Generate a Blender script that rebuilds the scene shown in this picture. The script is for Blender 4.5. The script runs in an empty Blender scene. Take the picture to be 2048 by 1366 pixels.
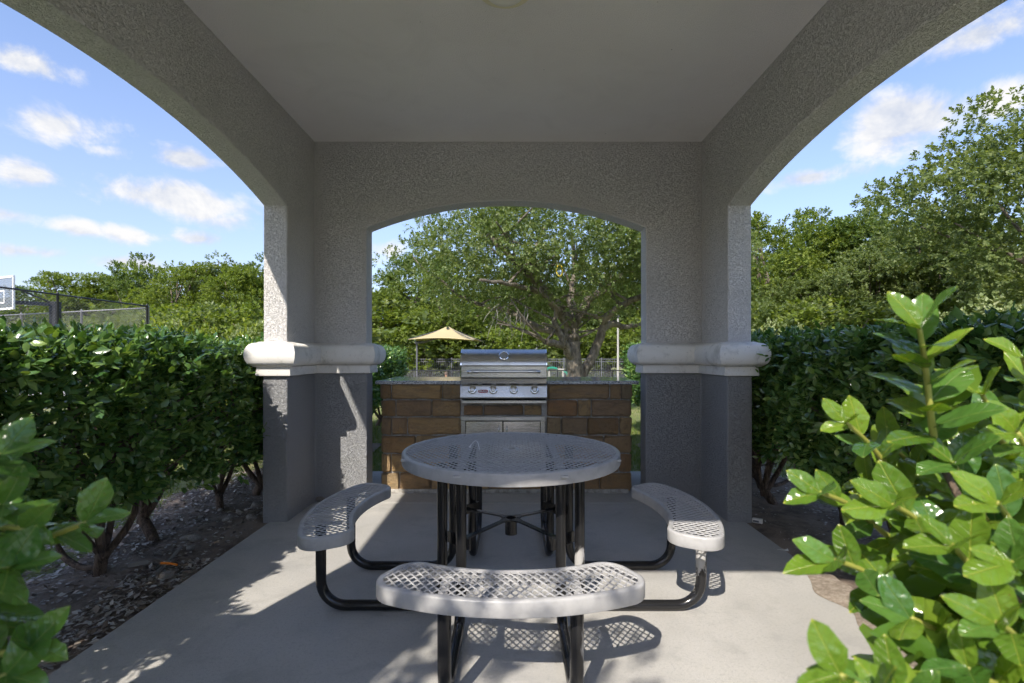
import bpy, bmesh, math, random
import numpy as np
from mathutils import Vector, Matrix

R = math.radians
rng = np.random.default_rng(11)
random.seed(5)
S = bpy.context.scene
COL = S.collection

# ------------------------------------------------------------------ camera
CAMX, CAMZ, FPX = 0.035, 1.29, 1019.0
cam_d = bpy.data.cameras.new('camera')
cam = bpy.data.objects.new('camera', cam_d)
COL.objects.link(cam)
cam.location = (CAMX, 0, CAMZ)
cam.rotation_euler = (R(90), 0, 0)
cam_d.sensor_width = 36
cam_d.lens = 36 * FPX / 2048
cam_d.shift_y = 24 / 2048
cam_d.clip_start = 0.02
cam_d.clip_end = 2000
cam_d.dof.use_dof = True
cam_d.dof.focus_distance = 3.2
cam_d.dof.aperture_fstop = 6.3
S.camera = cam

# ------------------------------------------------------------------ sun and sky
SUN_D = Vector((0.44, 1.03, -1.0)).normalized()      # the way the light travels
elev = math.asin(-SUN_D.z)
sun_l = bpy.data.lights.new('sun', 'SUN')
sun_l.energy = 2.0
sun_l.angle = R(0.55)
sun_l.color = (1.0, 0.93, 0.82)
sun = bpy.data.objects.new('sun', sun_l)
COL.objects.link(sun)
sun.location = (-10, -20, 25)
sun.rotation_euler = SUN_D.to_track_quat('-Z', 'Y').to_euler()

W = bpy.data.worlds.new('World')
S.world = W
W.use_nodes = True
wt = W.node_tree
wt.nodes.clear()
def wn(t, **k):
    n = wt.nodes.new(t)
    for a, b in k.items(): setattr(n, a, b)
    return n
def wmath(op, a, b=None, c=None, clamp=False):
    n = wn('ShaderNodeMath', operation=op); n.use_clamp = clamp
    for i, v in enumerate((a, b, c)):
        if v is None: continue
        if isinstance(v, (int, float)): n.inputs[i].default_value = v
        else: wt.links.new(v, n.inputs[i])
    return n.outputs[0]
sky = wn('ShaderNodeTexSky', sky_type='NISHITA')
sky.sun_disc = False
sky.sun_elevation = elev
sky.sun_rotation = math.atan2(-SUN_D.x, -SUN_D.y)
sky.air_density = 1.0
sky.dust_density = 0.8
sky.ozone_density = 1.6
SKY_STRENGTH = 0.15
geo = wn('ShaderNodeTexCoord')
sep = wn('ShaderNodeSeparateXYZ')
wt.links.new(geo.outputs['Generated'], sep.inputs[0])
az = wmath('ARCTAN2', sep.outputs[0], sep.outputs[1])
el = wmath('ARCSINE', sep.outputs[2])
cmb = wn('ShaderNodeCombineXYZ')
wt.links.new(az, cmb.inputs[0]); wt.links.new(wmath('MULTIPLY', el, 1.25), cmb.inputs[1])
nz = wn('ShaderNodeTexNoise'); nz.inputs['Scale'].default_value = 7.5; nz.inputs['Detail'].default_value = 11
nz.inputs['Roughness'].default_value = 0.62; nz.inputs['Distortion'].default_value = 0.25
wt.links.new(cmb.outputs[0], nz.inputs['Vector'])
nfac = wmath('SUBTRACT', nz.outputs[0], 0.5)
cover = None
def pix_dir(x, y):
    d = Vector(((x - 1024) / FPX, 1, (707 - y) / FPX))
    return math.atan2(d.x, d.y), math.asin(d.normalized().z)
CLOUDS = [(50, 125, 115, 30, 0.9), (120, 250, 105, 46, 1.0), (60, 350, 85, 34, 1.0), (390, 322, 62, 20, 0.9),
          (350, 398, 180, 36, 1.1), (155, 455, 62, 17, 0.9), (265, 470, 80, 17, 0.8), (70, 505, 130, 16, 0.75),
          (400, 478, 60, 16, 0.75), (250, 525, 90, 14, 0.75), (470, 440, 60, 30, 0.7), (20, 430, 70, 18, 0.7), (200, 300, 60, 18, 0.6), (1960, 70, 140, 46, 1.1), (1830, 240, 185, 62, 1.15),
          (1990, 200, 80, 50, 1.0), (1620, 357, 95, 22, 1.0), (775, 497, 45, 24, 0.8), (1560, 300, 70, 14, 0.35)]
for (x, y, hw, hh, amp) in CLOUDS:
    a0, e0 = pix_dir(x, y); a1, _ = pix_dir(x + hw, y); _, e1 = pix_dir(x, y - hh)
    da = wmath('DIVIDE', wmath('SUBTRACT', az, a0), abs(a1 - a0))
    de = wmath('DIVIDE', wmath('SUBTRACT', el, e0), abs(e1 - e0))
    q = wmath('SQRT', wmath('ADD', wmath('POWER', wmath('ABSOLUTE', da), 2.0), wmath('POWER', wmath('ABSOLUTE', de), 2.0)))
    v = wmath('MULTIPLY', wmath('SUBTRACT', 1.40, q), amp)
    cover = v if cover is None else wmath('MAXIMUM', cover, v)
# the same kind of scattered clouds all round
nz2 = wn('ShaderNodeTexNoise'); nz2.inputs['Scale'].default_value = 3.0; nz2.inputs['Detail'].default_value = 2
wt.links.new(cmb.outputs[0], nz2.inputs['Vector'])
gen = wmath('MULTIPLY', wmath('SUBTRACT', nz2.outputs[0], 0.60), 5.0)
infront = wmath('GREATER_THAN', wmath('COSINE', az), 0.62)
gen = wmath('SUBTRACT', gen, wmath('MULTIPLY', infront, 3.0))
cover = wmath('MAXIMUM', cover, gen)
cval = wmath('ADD', cover, wmath('MULTIPLY', nfac, 3.8))
mr = wn('ShaderNodeMapRange', interpolation_type='SMOOTHSTEP')
wt.links.new(cval, mr.inputs[0]); mr.inputs[1].default_value = 0.15; mr.inputs[2].default_value = 1.05
mask = wmath('MULTIPLY', mr.outputs[0], 0.95, clamp=True)
# thin veil towards the horizon
veil = wn('ShaderNodeMapRange'); wt.links.new(el, veil.inputs[0])
veil.inputs[1].default_value = 0.55; veil.inputs[2].default_value = 0.02; veil.inputs[3].default_value = 0.0; veil.inputs[4].default_value = 0.5
offv = wn('ShaderNodeVectorMath', operation='ADD'); wt.links.new(cmb.outputs[0], offv.inputs[0]); offv.inputs[1].default_value = (-0.012, 0.035, 0)
nz3 = wn('ShaderNodeTexNoise'); nz3.inputs['Scale'].default_value = 7.5; nz3.inputs['Detail'].default_value = 5
nz3.inputs['Roughness'].default_value = 0.62; nz3.inputs['Distortion'].default_value = 0.25
wt.links.new(offv.outputs[0], nz3.inputs['Vector'])
lit = wmath('ADD', 0.62, wmath('MULTIPLY', wmath('SUBTRACT', nz.outputs[0], nz3.outputs[0]), 4.5), clamp=True)
ccol = wn('ShaderNodeMix', data_type='RGBA')
wt.links.new(lit, ccol.inputs[0])
CL = 1.98
ccol.inputs[6].default_value = (CL * .66, CL * .71, CL * .82, 1); ccol.inputs[7].default_value = (CL, CL * .985, CL * .97, 1)
# hue of the clear sky
tint = wn('ShaderNodeMix', data_type='RGBA', blend_type='MULTIPLY'); tint.inputs[0].default_value = 1
wt.links.new(sky.outputs[0], tint.inputs[6]); tint.inputs[7].default_value = (0.50, 0.50, 0.56, 1)
vmix = wn('ShaderNodeMix', data_type='RGBA'); wt.links.new(veil.outputs[0], vmix.inputs[0])
wt.links.new(tint.outputs[2], vmix.inputs[6]); vmix.inputs[7].default_value = (1.08, 1.10, 1.33, 1)
cm = wn('ShaderNodeMix', data_type='RGBA'); wt.links.new(mask, cm.inputs[0])
wt.links.new(vmix.outputs[2], cm.inputs[6]); wt.links.new(ccol.outputs[2], cm.inputs[7])
bg = wn('ShaderNodeBackground'); bg.inputs[1].default_value = SKY_STRENGTH
wt.links.new(cm.outputs[2], bg.inputs[0])
wo = wn('ShaderNodeOutputWorld'); wt.links.new(bg.outputs[0], wo.inputs[0])

S.view_settings.view_transform = 'Standard'
S.view_settings.look = 'None'
S.view_settings.exposure = 1.78
S.view_settings.gamma = 1.0
S.view_settings.use_curve_mapping = False
S.render.engine = 'CYCLES'
S.cycles.use_denoising = True
S.cycles.max_bounces = 8
S.cycles.use_adaptive_sampling = True
S.cycles.adaptive_threshold = 0.03
S.cycles.diffuse_bounces = 6
S.cycles.glossy_bounces = 3
S.cycles.transmission_bounces = 6
S.cycles.transparent_max_bounces = 12
S.cycles.sample_clamp_indirect = 6

# ------------------------------------------------------------------ helpers
def P(x, y, D):
    """a point D metres ahead of the place the photograph was taken from"""
    return Vector(((x - 1024) * D / FPX + CAMX, D, CAMZ - (y - 707) * D / FPX))

def gz(y, x=0.0):
    """height of the lawn"""
    t = min(max((y - 8.0) / 24.0, 0.0), 1.0)
    t = t * t * (3 - 2 * t)
    return -0.05 - 0.65 * t

def tag(o, label=None, cat=None, group=None, kind=None):
    if label: o['label'] = label
    if cat: o['category'] = cat
    if group: o['group'] = group
    if kind: o['kind'] = kind
    return o

def thing(name, label, cat, loc=(0, 0, 0), rz=0.0, group=None):
    o = bpy.data.objects.new(name, None)
    o.empty_display_size = 0.1
    COL.objects.link(o)
    o.location = loc
    o.rotation_euler = (0, 0, rz)
    return tag(o, label, cat, group)

def link(name, me, mat=None, parent=None, world=False, loc=None, kind=None):
    """link a mesh; world=True: its vertices are world coordinates under an unrotated parent"""
    if mat is not None and len(me.materials) == 0: me.materials.append(mat)
    o = bpy.data.objects.new(name, me)
    COL.objects.link(o)
    if parent is not None:
        o.parent = parent
        if world:
            l = Vector(parent.location)
            if parent.parent: l += Vector(parent.parent.location)
            o.location = -l
    if loc is not None: o.location = loc
    if kind: o['kind'] = kind
    return o

def np_mesh(name, V, F, smooth=False):
    """V (n,3) and F (m,k) or a list of such arrays"""
    me = bpy.data.meshes.new(name)
    Fs = F if isinstance(F, list) else [F]
    Fs = [np.asarray(f, dtype=np.int32) for f in Fs if len(f)]
    V = np.asarray(V, dtype=np.float32)
    me.vertices.add(len(V)); me.vertices.foreach_set('co', V.ravel())
    li = np.concatenate([f.ravel() for f in Fs])
    tot = np.concatenate([np.full(len(f), f.shape[1], dtype=np.int32) for f in Fs])
    st = np.concatenate(([0], np.cumsum(tot)[:-1])).astype(np.int32)
    me.loops.add(len(li)); me.loops.foreach_set('vertex_index', li)
    me.polygons.add(len(tot)); me.polygons.foreach_set('loop_start', st); me.polygons.foreach_set('loop_total', tot)
    if smooth: me.polygons.foreach_set('use_smooth', np.ones(len(tot), dtype=bool))
    me.update(calc_edges=True)
    return me

class MB:
    """collects simple shapes into one mesh"""
    def __init__(s): s.v = []; s.f = []
    def add(s, vs, fs):
        o = len(s.v); s.v += [tuple(v) for v in vs]; s.f += [tuple(i + o for i in f) for f in fs]; return s
    def box(s, x0, x1, y0, y1, z0, z1):
        return s.add([(x0, y0, z0), (x1, y0, z0), (x1, y1, z0), (x0, y1, z0), (x0, y0, z1), (x1, y0, z1), (x1, y1, z1), (x0, y1, z1)],
                     [(0, 3, 2, 1), (4, 5, 6, 7), (0, 1, 5, 4), (1, 2, 6, 5), (2, 3, 7, 6), (3, 0, 4, 7)])
    def tube(s, pts, rad, n=8, cap=True):
        pts = [Vector(p) for p in pts]
        if not hasattr(rad, '__len__'): rad = [rad] * len(pts)
        up = None; rings = []
        for i, p in enumerate(pts):
            a = pts[min(i + 1, len(pts) - 1)] - pts[max(i - 1, 0)]
            a = a.normalized() if a.length > 1e-9 else Vector((0, 0, 1))
            if up is None: up = a.orthogonal().normalized()
            up = up - a * up.dot(a)
            up = up.normalized() if up.length > 1e-6 else a.orthogonal().normalized()
            sd = a.cross(up)
            rings.append([p + (up * math.cos(2 * math.pi * k / n) + sd * math.sin(2 * math.pi * k / n)) * rad[i] for k in range(n)])
        fs = []
        for i in range(len(pts) - 1):
            for k in range(n):
                fs.append((i * n + k, i * n + (k + 1) % n, (i + 1) * n + (k + 1) % n, (i + 1) * n + k))
        if cap:
            fs.append(tuple(range(n - 1, -1, -1)))
            fs.append(tuple((len(pts) - 1) * n + k for k in range(n)))
        return s.add([v for r in rings for v in r], fs)
    def lathe(s, prof, c=(0, 0, 0), n=32, axis='z'):
        c = Vector(c); vs = []; fs = []
        for (r, h) in prof:
            for k in range(n):
                a = 2 * math.pi * k / n
                if axis == 'z': q = Vector((r * math.cos(a), r * math.sin(a), h))
                elif axis == '-y': q = Vector((r * math.cos(a), -h, r * math.sin(a)))
                vs.append(c + q)
        m = len(prof)
        for i in range(m - 1):
            for k in range(n):
                fs.append((i * n + k, i * n + (k + 1) % n, (i + 1) * n + (k + 1) % n, (i + 1) * n + k))
        fs.append(tuple(range(n - 1, -1, -1))); fs.append(tuple((m - 1) * n + k for k in range(n)))
        return s.add(vs, fs)
    def prism(s, poly, fn, t0, t1):
        """poly: 2D outline, fn(u, v, t) gives the 3D point"""
        n = len(poly)
        vs = [fn(u, v, t0) for (u, v) in poly] + [fn(u, v, t1) for (u, v) in poly]
        fs = [tuple(range(n)), tuple(range(2 * n - 1, n - 1, -1))]
        for k in range(n): fs.append((k, (k + 1) % n + 0, (k + 1) % n + n, k + n))
        return s.add(vs, fs)
    def mesh(s, name, smooth=False, fix=True, sharp=None):
        me = bpy.data.meshes.new(name)
        me.from_pydata(s.v, [], s.f)
        if fix:
            b = bmesh.new(); b.from_mesh(me); bmesh.ops.recalc_face_normals(b, faces=b.faces); b.to_mesh(me); b.free()
        if smooth:
            for p in me.polygons: p.use_smooth = True
            if sharp is not None: me.set_sharp_from_angle(angle=R(sharp))
        me.update()
        return me
    def build(s, name, mat, parent=None, smooth=False, world=False, sharp=None, bevel=0, seg=2, kind=None):
        o = link(name, s.mesh(name, smooth, sharp=sharp), mat, parent, world, kind=kind)
        if bevel:
            m = o.modifiers.new('bevel', 'BEVEL'); m.width = bevel; m.segments = seg; m.limit_method = 'ANGLE'; m.angle_limit = R(40)
            m.harden_normals = False
        return o

def copy_tree(o, parent=None):
    c = o.copy(); COL.objects.link(c); c.parent = parent
    for ch in o.children: copy_tree(ch, c)
    return c

def spline(pts, n):
    """Catmull-Rom through pts, n points per span"""
    pts = [Vector(p) for p in pts]
    out = []
    for i in range(len(pts) - 1):
        p0 = pts[max(i - 1, 0)]; p1 = pts[i]; p2 = pts[i + 1]; p3 = pts[min(i + 2, len(pts) - 1)]
        for k in range(n):
            t = k / n
            out.append(0.5 * ((2 * p1) + (p2 - p0) * t + (2 * p0 - 5 * p1 + 4 * p2 - p3) * t * t + (3 * p1 - p0 - 3 * p2 + p3) * t ** 3))
    out.append(pts[-1])
    return out

# ------------------------------------------------------------------ materials
class NT:
    def __init__(s, name):
        s.m = bpy.data.materials.new(name); s.m.use_nodes = True
        s.t = s.m.node_tree; s.n = s.t.nodes
        s.b = s.n['Principled BSDF']; s.out = s.n['Material Output']
        s.tc = s.n.new('ShaderNodeTexCoord')
    def lk(s, a, b): s.t.links.new(a, b)
    def setin(s, sock, v):
        if isinstance(v, (int, float, tuple, list)): sock.default_value = v
        else: s.lk(v, sock)
    def vec(s, scale=(1, 1, 1), src='Object', rot=(0, 0, 0)):
        m = s.n.new('ShaderNodeMapping'); m.inputs['Scale'].default_value = scale; m.inputs['Rotation'].default_value = rot
        s.lk(s.tc.outputs[src], m.inputs[0]); return m.outputs[0]
    def noise(s, scale, detail=3, rough=0.55, dist=0.0, v=None):
        n = s.n.new('ShaderNodeTexNoise'); n.inputs['Scale'].default_value = scale; n.inputs['Detail'].default_value = detail
        n.inputs['Roughness'].default_value = rough; n.inputs['Distortion'].default_value = dist
        s.lk(v if v is not None else s.tc.outputs['Object'], n.inputs['Vector']); return n.outputs[0]
    def voro(s, scale, feature='F1', v=None, out='Distance'):
        n = s.n.new('ShaderNodeTexVoronoi'); n.feature = feature; n.inputs['Scale'].default_value = scale
        s.lk(v if v is not None else s.tc.outputs['Object'], n.inputs['Vector']); return n.outputs[out]
    def math(s, op, a, b=None, clamp=False):
        n = s.n.new('ShaderNodeMath'); n.operation = op; n.use_clamp = clamp
        s.setin(n.inputs[0], a)
        if b is not None: s.setin(n.inputs[1], b)
        return n.outputs[0]
    def rng(s, v, a, b, c=0.0, d=1.0, smooth=True):
        n = s.n.new('ShaderNodeMapRange'); n.interpolation_type = 'SMOOTHSTEP' if smooth else 'LINEAR'
        s.lk(v, n.inputs[0]); n.inputs[1].default_value = a; n.inputs[2].default_value = b; n.inputs[3].default_value = c; n.inputs[4].default_value = d
        return n.outputs[0]
    def mix(s, f, a, b, mode='MIX'):
        n = s.n.new('ShaderNodeMix'); n.data_type = 'RGBA'; n.blend_type = mode
        s.setin(n.inputs[0], f)
        for i, v in ((6, a), (7, b)):
            if isinstance(v, tuple): n.inputs[i].default_value = v if len(v) == 4 else (*v, 1)
            else: s.lk(v, n.inputs[i])
        return n.outputs[2]
    def ramp(s, f, stops):
        n = s.n.new('ShaderNodeValToRGB'); e = n.color_ramp.elements
        while len(e) < len(stops): e.new(0.5)
        for i, (p, c) in enumerate(stops): e[i].position = p; e[i].color = (*c, 1)
        s.lk(f, n.inputs[0]); return n.outputs[0]
    def bump(s, h, dist, strength=1.0, nrm=None):
        n = s.n.new('ShaderNodeBump'); n.inputs['Distance'].default_value = dist; n.inputs['Strength'].default_value = strength
        s.lk(h, n.inputs['Height'])
        if nrm is not None: s.lk(nrm, n.inputs['Normal'])
        return n.outputs[0]
    def done(s, color, rough=0.6, normal=None, metal=0.0, **k):
        s.setin(s.b.inputs['Base Color'], color if not (isinstance(color, tuple) and len(color) == 3) else (*color, 1))
        s.setin(s.b.inputs['Roughness'], rough); s.b.inputs['Metallic'].default_value = metal
        if normal is not None: s.lk(normal, s.b.inputs['Normal'])
        for a, v in k.items(): s.setin(s.b.inputs[a], v)
        return s.m
    def oi(s, out='Random'):
        return s.n.new('ShaderNodeObjectInfo').outputs[out]
    def isl(s):
        return s.n.new('ShaderNodeNewGeometry').outputs['Random Per Island']

def m_stucco(name, col, stretch, dirt=0.5, crack=1.0):
    t = NT(name)
    v = t.vec(stretch)
    n1 = t.noise(72, 2, 0.5, 0.6, v)
    c1 = t.rng(t.math('ABSOLUTE', t.math('SUBTRACT', n1, 0.5)), 0.0, 0.034, 1, 0)
    k1 = t.rng(t.noise(90, 2, 0.5, 0, v), 0.40, 0.52)
    n2 = t.noise(150, 2, 0.5, 0.6, v)
    c2 = t.rng(t.math('ABSOLUTE', t.math('SUBTRACT', n2, 0.5)), 0.0, 0.04, 1, 0)
    k2 = t.rng(t.noise(80, 2), 0.40, 0.54)
    cr = t.math('MAXIMUM', t.math('MULTIPLY', c1, k1), t.math('MULTIPLY', t.math('MULTIPLY', c2, k2), 0.7))
    fine = t.noise(240, 3, 0.6)
    plate = t.noise(62, 3, 0.55, 0.4, v)
    h = t.math('SUBTRACT', t.math('ADD', t.math('MULTIPLY', fine, 0.3), t.math('MULTIPLY', plate, 1.0)), t.math('MULTIPLY', cr, 0.7 * crack))
    big = t.rng(t.noise(1.3, 4, 0.6), 0.3, 0.72)
    green = t.rng(t.noise(2.1, 3, 0.6, 0.3), 0.58, 0.78)
    c = t.mix(big, tuple(x * 0.93 for x in col), col)
    c = t.mix(t.math('MULTIPLY', green, 0.10), c, (0.19, 0.22, 0.13))
    c = t.mix(t.math('MULTIPLY', cr, dirt), c, tuple(x * 0.3 for x in col))
    return t.done(c, 0.85, t.bump(h, 0.0085, 1.0))

M = {}
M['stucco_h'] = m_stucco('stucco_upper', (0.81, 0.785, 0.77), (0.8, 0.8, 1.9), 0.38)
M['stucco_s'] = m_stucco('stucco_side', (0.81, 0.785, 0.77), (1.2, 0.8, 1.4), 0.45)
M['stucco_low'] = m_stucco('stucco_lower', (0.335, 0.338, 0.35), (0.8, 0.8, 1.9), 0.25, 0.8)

t = NT('ceiling_paint')
f = t.noise(150, 3, 0.6)
c = t.mix(t.rng(t.noise(0.9, 3), 0.3, 0.7), (0.86, 0.825, 0.80), (0.91, 0.88, 0.86))
c = t.mix(t.rng(t.noise(2.4, 5, 0.65, 0.8), 0.50, 0.75, 0, 0.07), c, (0.35, 0.33, 0.30))
sp = t.rng(t.voro(5.0), 0.0, 0.03, 1, 0)
c = t.mix(t.math('MULTIPLY', sp, t.rng(t.noise(3), 0.45, 0.52)), c, (0.05, 0.045, 0.04))
M['ceiling'] = t.done(c, 0.9, t.bump(f, 0.006, 0.9))

t = NT('moulding_paint')
st = t.rng(t.noise(7, 5, 0.65, 0.4), 0.50, 0.72)
c = t.mix(t.math('MULTIPLY', st, 0.5), (0.72, 0.70, 0.665), (0.26, 0.25, 0.22))
c = t.mix(t.math('MULTIPLY', t.rng(t.noise(45, 3, 0.6, 0.6), 0.60, 0.72), 0.35), c, (0.2, 0.19, 0.17))
M['moulding'] = t.done(c, 0.7, t.bump(t.noise(120, 3), 0.002, 0.5))

t = NT('concrete')
v = t.vec((1, 1, 1))
b = t.noise(1.6, 5, 0.6, 0.3)
c = t.mix(t.rng(b, 0.3, 0.7), (0.43, 0.415, 0.39), (0.54, 0.52, 0.49))
c = t.mix(t.math('MULTIPLY', t.rng(t.noise(4.2, 6, 0.68, 0.5), 0.48, 0.70), 0.45), c, (0.27, 0.265, 0.255))
c = t.mix(t.math('MULTIPLY', t.rng(t.noise(26, 4, 0.7), 0.58, 0.72), 0.35), c, (0.30, 0.29, 0.275))
c = t.mix(t.math('MULTIPLY', t.rng(t.noise(12, 4, 0.75, 1.5, t.vec((1, 2.4, 1), rot=(0, 0, 0.4))), 0.66, 0.74), 0.35), c, (0.74, 0.72, 0.69))
c = t.mix(t.rng(t.noise(0.8, 3, 0.5, 0.6), 0.52, 0.66, 0, 0.4), c, (0.36, 0.36, 0.365))
c = t.mix(t.rng(t.voro(9), 0.0, 0.03, 0.7, 0), c, (0.09, 0.085, 0.08))
c = t.mix(t.rng(t.noise(330, 2), 0.35, 0.65, 0, 0.6), c, (0.33, 0.32, 0.30))
c = t.mix(t.math('MULTIPLY', t.rng(t.noise(75, 4, 0.7), 0.5, 0.66), 0.4), c, (0.28, 0.275, 0.265))
M['concrete'] = t.done(c, t.rng(b, 0.3, 0.7, 0.75, 0.9), t.bump(t.math('ADD', t.noise(260, 3), t.math('MULTIPLY', t.noise(40, 3), 0.8)), 0.0022, 0.6))

t = NT('soil')
b = t.noise(9, 6, 0.7)
c = t.mix(t.rng(b, 0.3, 0.7), (0.12, 0.09, 0.07), (0.28, 0.215, 0.165))
c = t.mix(t.math('MULTIPLY', t.rng(t.noise(2.2, 3), 0.45, 0.62), 0.6), c, (0.36, 0.285, 0.225))
c = t.mix(t.rng(t.noise(190, 2), 0.66, 0.72, 0, 0.8), c, (0.30, 0.27, 0.24))
M['soil'] = t.done(c, 0.95, t.bump(t.math('ADD', t.noise(60, 5, 0.7), t.math('MULTIPLY', t.noise(260, 2), 0.4)), 0.02, 0.8))

t = NT('lawn')
c = t.mix(t.rng(t.noise(0.7, 4, 0.6), 0.35, 0.65), (0.18, 0.195, 0.06), (0.32, 0.29, 0.13))
c = t.mix(t.rng(t.noise(14, 4, 0.7), 0.4, 0.65), c, (0.13, 0.17, 0.045))
M['sand'] = (lambda t: t.done(t.mix(t.rng(t.noise(40, 5, 0.7), 0.4, 0.65), (0.26, 0.21, 0.165), (0.40, 0.34, 0.28)), 0.95, t.bump(t.noise(120, 4, 0.7), 0.012, 0.8)))(NT('sandy_soil'))
M['lawn'] = t.done(c, 0.9, t.bump(t.noise(60, 4, 0.7), 0.04, 0.7))

t = NT('court_surface')
M['court'] = t.done(t.mix(t.rng(t.noise(2, 4), .35, .65), (0.30, 0.29, 0.27), (0.38, 0.37, 0.34)), 0.85)

def m_leaf(name, cols, rough=0.35, trans=0.25, spec=0.5, var=None, coat=0.0, wrinkle=0.0, patch=1.3):
    t = NT(name)
    r = t.isl()
    stops = [(i / max(len(cols) - 1, 1), c) for i, c in enumerate(cols)]
    c = t.ramp(r, stops)
    if patch:
        n = t.rng(t.noise(patch, 3), 0.3, 0.7)
        c = t.mix(n, c, t.mix(1.0, c, (0.70, 0.76, 0.62), 'MULTIPLY'))
    nr = None
    if wrinkle: nr = t.bump(t.noise(120, 2), 0.002, wrinkle)
    m = t.done(c, rough, nr)
    t.b.inputs['Specular IOR Level'].default_value = spec
    if coat: t.b.inputs['Coat Weight'].default_value = coat; t.b.inputs['Coat Roughness'].default_value = 0.15
    if trans:
        tr = t.n.new('ShaderNodeBsdfTranslucent')
        t.lk(t.mix(1.0, c, (1.5, 1.5, 0.5), 'MULTIPLY'), tr.inputs[0])
        mx = t.n.new('ShaderNodeMixShader'); mx.inputs[0].default_value = trans
        t.lk(t.b.outputs[0], mx.inputs[1]); t.lk(tr.outputs[0], mx.inputs[2]); t.lk(mx.outputs[0], t.out.inputs[0])
    return m
M['leaf_hedge'] = m_leaf('hedge_leaf', [(0.062, 0.141, 0.051), (0.105, 0.208, 0.063), (0.157, 0.265, 0.084), (0.252, 0.359, 0.1)], 0.2, 0.28, 0.7, wrinkle=0.3, patch=3.0)
M['leaf_oak'] = m_leaf('oak_leaf', [(0.10, 0.15, 0.05), (0.14, 0.195, 0.062), (0.185, 0.23, 0.085), (0.25, 0.28, 0.13)], 0.42, 0.4, 0.4)
M['leaf_olive'] = m_leaf('olive_green_leaf', [(0.112, 0.16, 0.032), (0.176, 0.232, 0.045), (0.248, 0.288, 0.058)], 0.5, 0.42, 0.3, patch=0.4)
M['leaf_dark'] = m_leaf('dark_green_leaf', [(0.085, 0.136, 0.044), (0.128, 0.187, 0.058), (0.187, 0.238, 0.076)], 0.5, 0.4, 0.3, patch=0.4)
M['leaf_grey'] = m_leaf('grey_green_leaf', [(0.12, 0.165, 0.065), (0.17, 0.215, 0.082), (0.225, 0.262, 0.11)], 0.45, 0.42, 0.35, patch=0.5)
M['leaf_pale'] = m_leaf('pale_green_leaf', [(0.176, 0.231, 0.088), (0.264, 0.308, 0.143), (0.374, 0.396, 0.22)], 0.5, 0.25, 0.3)
M['leaf_lime'] = m_leaf('lime_leaf', [(0.14, 0.20, 0.02), (0.20, 0.26, 0.03), (0.28, 0.31, 0.045)], 0.35, 0.25, 0.4)
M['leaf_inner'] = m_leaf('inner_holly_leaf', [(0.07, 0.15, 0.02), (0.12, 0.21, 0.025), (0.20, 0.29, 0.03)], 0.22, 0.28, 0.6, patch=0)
M['grass'] = m_leaf('grass_blade', [(0.096, 0.16, 0.032), (0.16, 0.224, 0.048), (0.304, 0.304, 0.112)], 0.6, 0.25, 0.3)
M['litter'] = m_leaf('leaf_litter', [(0.09, 0.065, 0.05), (0.2, 0.15, 0.11), (0.35, 0.3, 0.25), (0.58, 0.55, 0.5)], 0.5, 0.0, 0.5, patch=0)

def m_bigleaf(name, dark, light, edge):
    """single holly leaf: x along the leaf 0..1, y across, in object space"""
    t = NT(name)
    sp = t.n.new('ShaderNodeSeparateXYZ'); t.lk(t.tc.outputs['Object'], sp.inputs[0])
    ay = t.math('ABSOLUTE', sp.outputs[1])
    rib = t.rng(ay, 0.0, 0.016, 1, 0)
    # side veins: slanted waves
    w = t.math('SINE', t.math('ADD', t.math('MULTIPLY', sp.outputs[0], 40.0), t.math('MULTIPLY', ay, -34.0)))
    vein = t.rng(w, 0.86, 1.0, 0, 1)
    r = t.oi()
    c = t.mix(r, dark, light)
    c = t.mix(t.rng(t.noise(3, 2), 0.35, 0.7, 0, 0.35), c, dark)
    c = t.mix(t.math('MULTIPLY', vein, 0.10), c, edge)
    c = t.mix(t.math('MULTIPLY', rib, 0.5), c, edge)
    c = t.mix(t.math('MULTIPLY', t.rng(t.noise(11, 2, 0.5, 0, t.vec((1, 1, 1), 'Generated')), 0.68, 0.72), t.rng(r, 0.5, 0.9)), c, (0.16, 0.11, 0.03))
    tip = t.rng(sp.outputs[0], 0.93, 1.0, 0, 0.8)
    c = t.mix(tip, c, edge)
    h = t.math('SUBTRACT', t.math('MULTIPLY', t.noise(3.5, 1), 0.5), t.math('ADD', t.math('MULTIPLY', rib, 0.4), t.math('MULTIPLY', vein, 0.25)))
    m = t.done(c, 0.17, t.bump(h, 0.02, 0.45))
    t.b.inputs['Specular IOR Level'].default_value = 0.6
    tr = t.n.new('ShaderNodeBsdfTranslucent')
    t.lk(t.mix(1.0, c, (1.6, 1.5, 0.4), 'MULTIPLY'), tr.inputs[0])
    mx = t.n.new('ShaderNodeMixShader'); mx.inputs[0].default_value = 0.28
    t.lk(t.b.outputs[0], mx.inputs[1]); t.lk(tr.outputs[0], mx.inputs[2]); t.lk(mx.outputs[0], t.out.inputs[0])
    return m
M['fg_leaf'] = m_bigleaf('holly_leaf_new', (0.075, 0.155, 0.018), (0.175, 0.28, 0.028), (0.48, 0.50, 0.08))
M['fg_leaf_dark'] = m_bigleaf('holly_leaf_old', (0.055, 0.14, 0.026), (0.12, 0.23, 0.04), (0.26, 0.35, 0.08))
M['hedge_leaf_single'] = m_bigleaf('holly_leaf_hedge', (0.05, 0.125, 0.028), (0.14, 0.24, 0.045), (0.2, 0.28, 0.08))
M['twig_green'] = NT('green_twig').done((0.30, 0.30, 0.06), 0.5)

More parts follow.
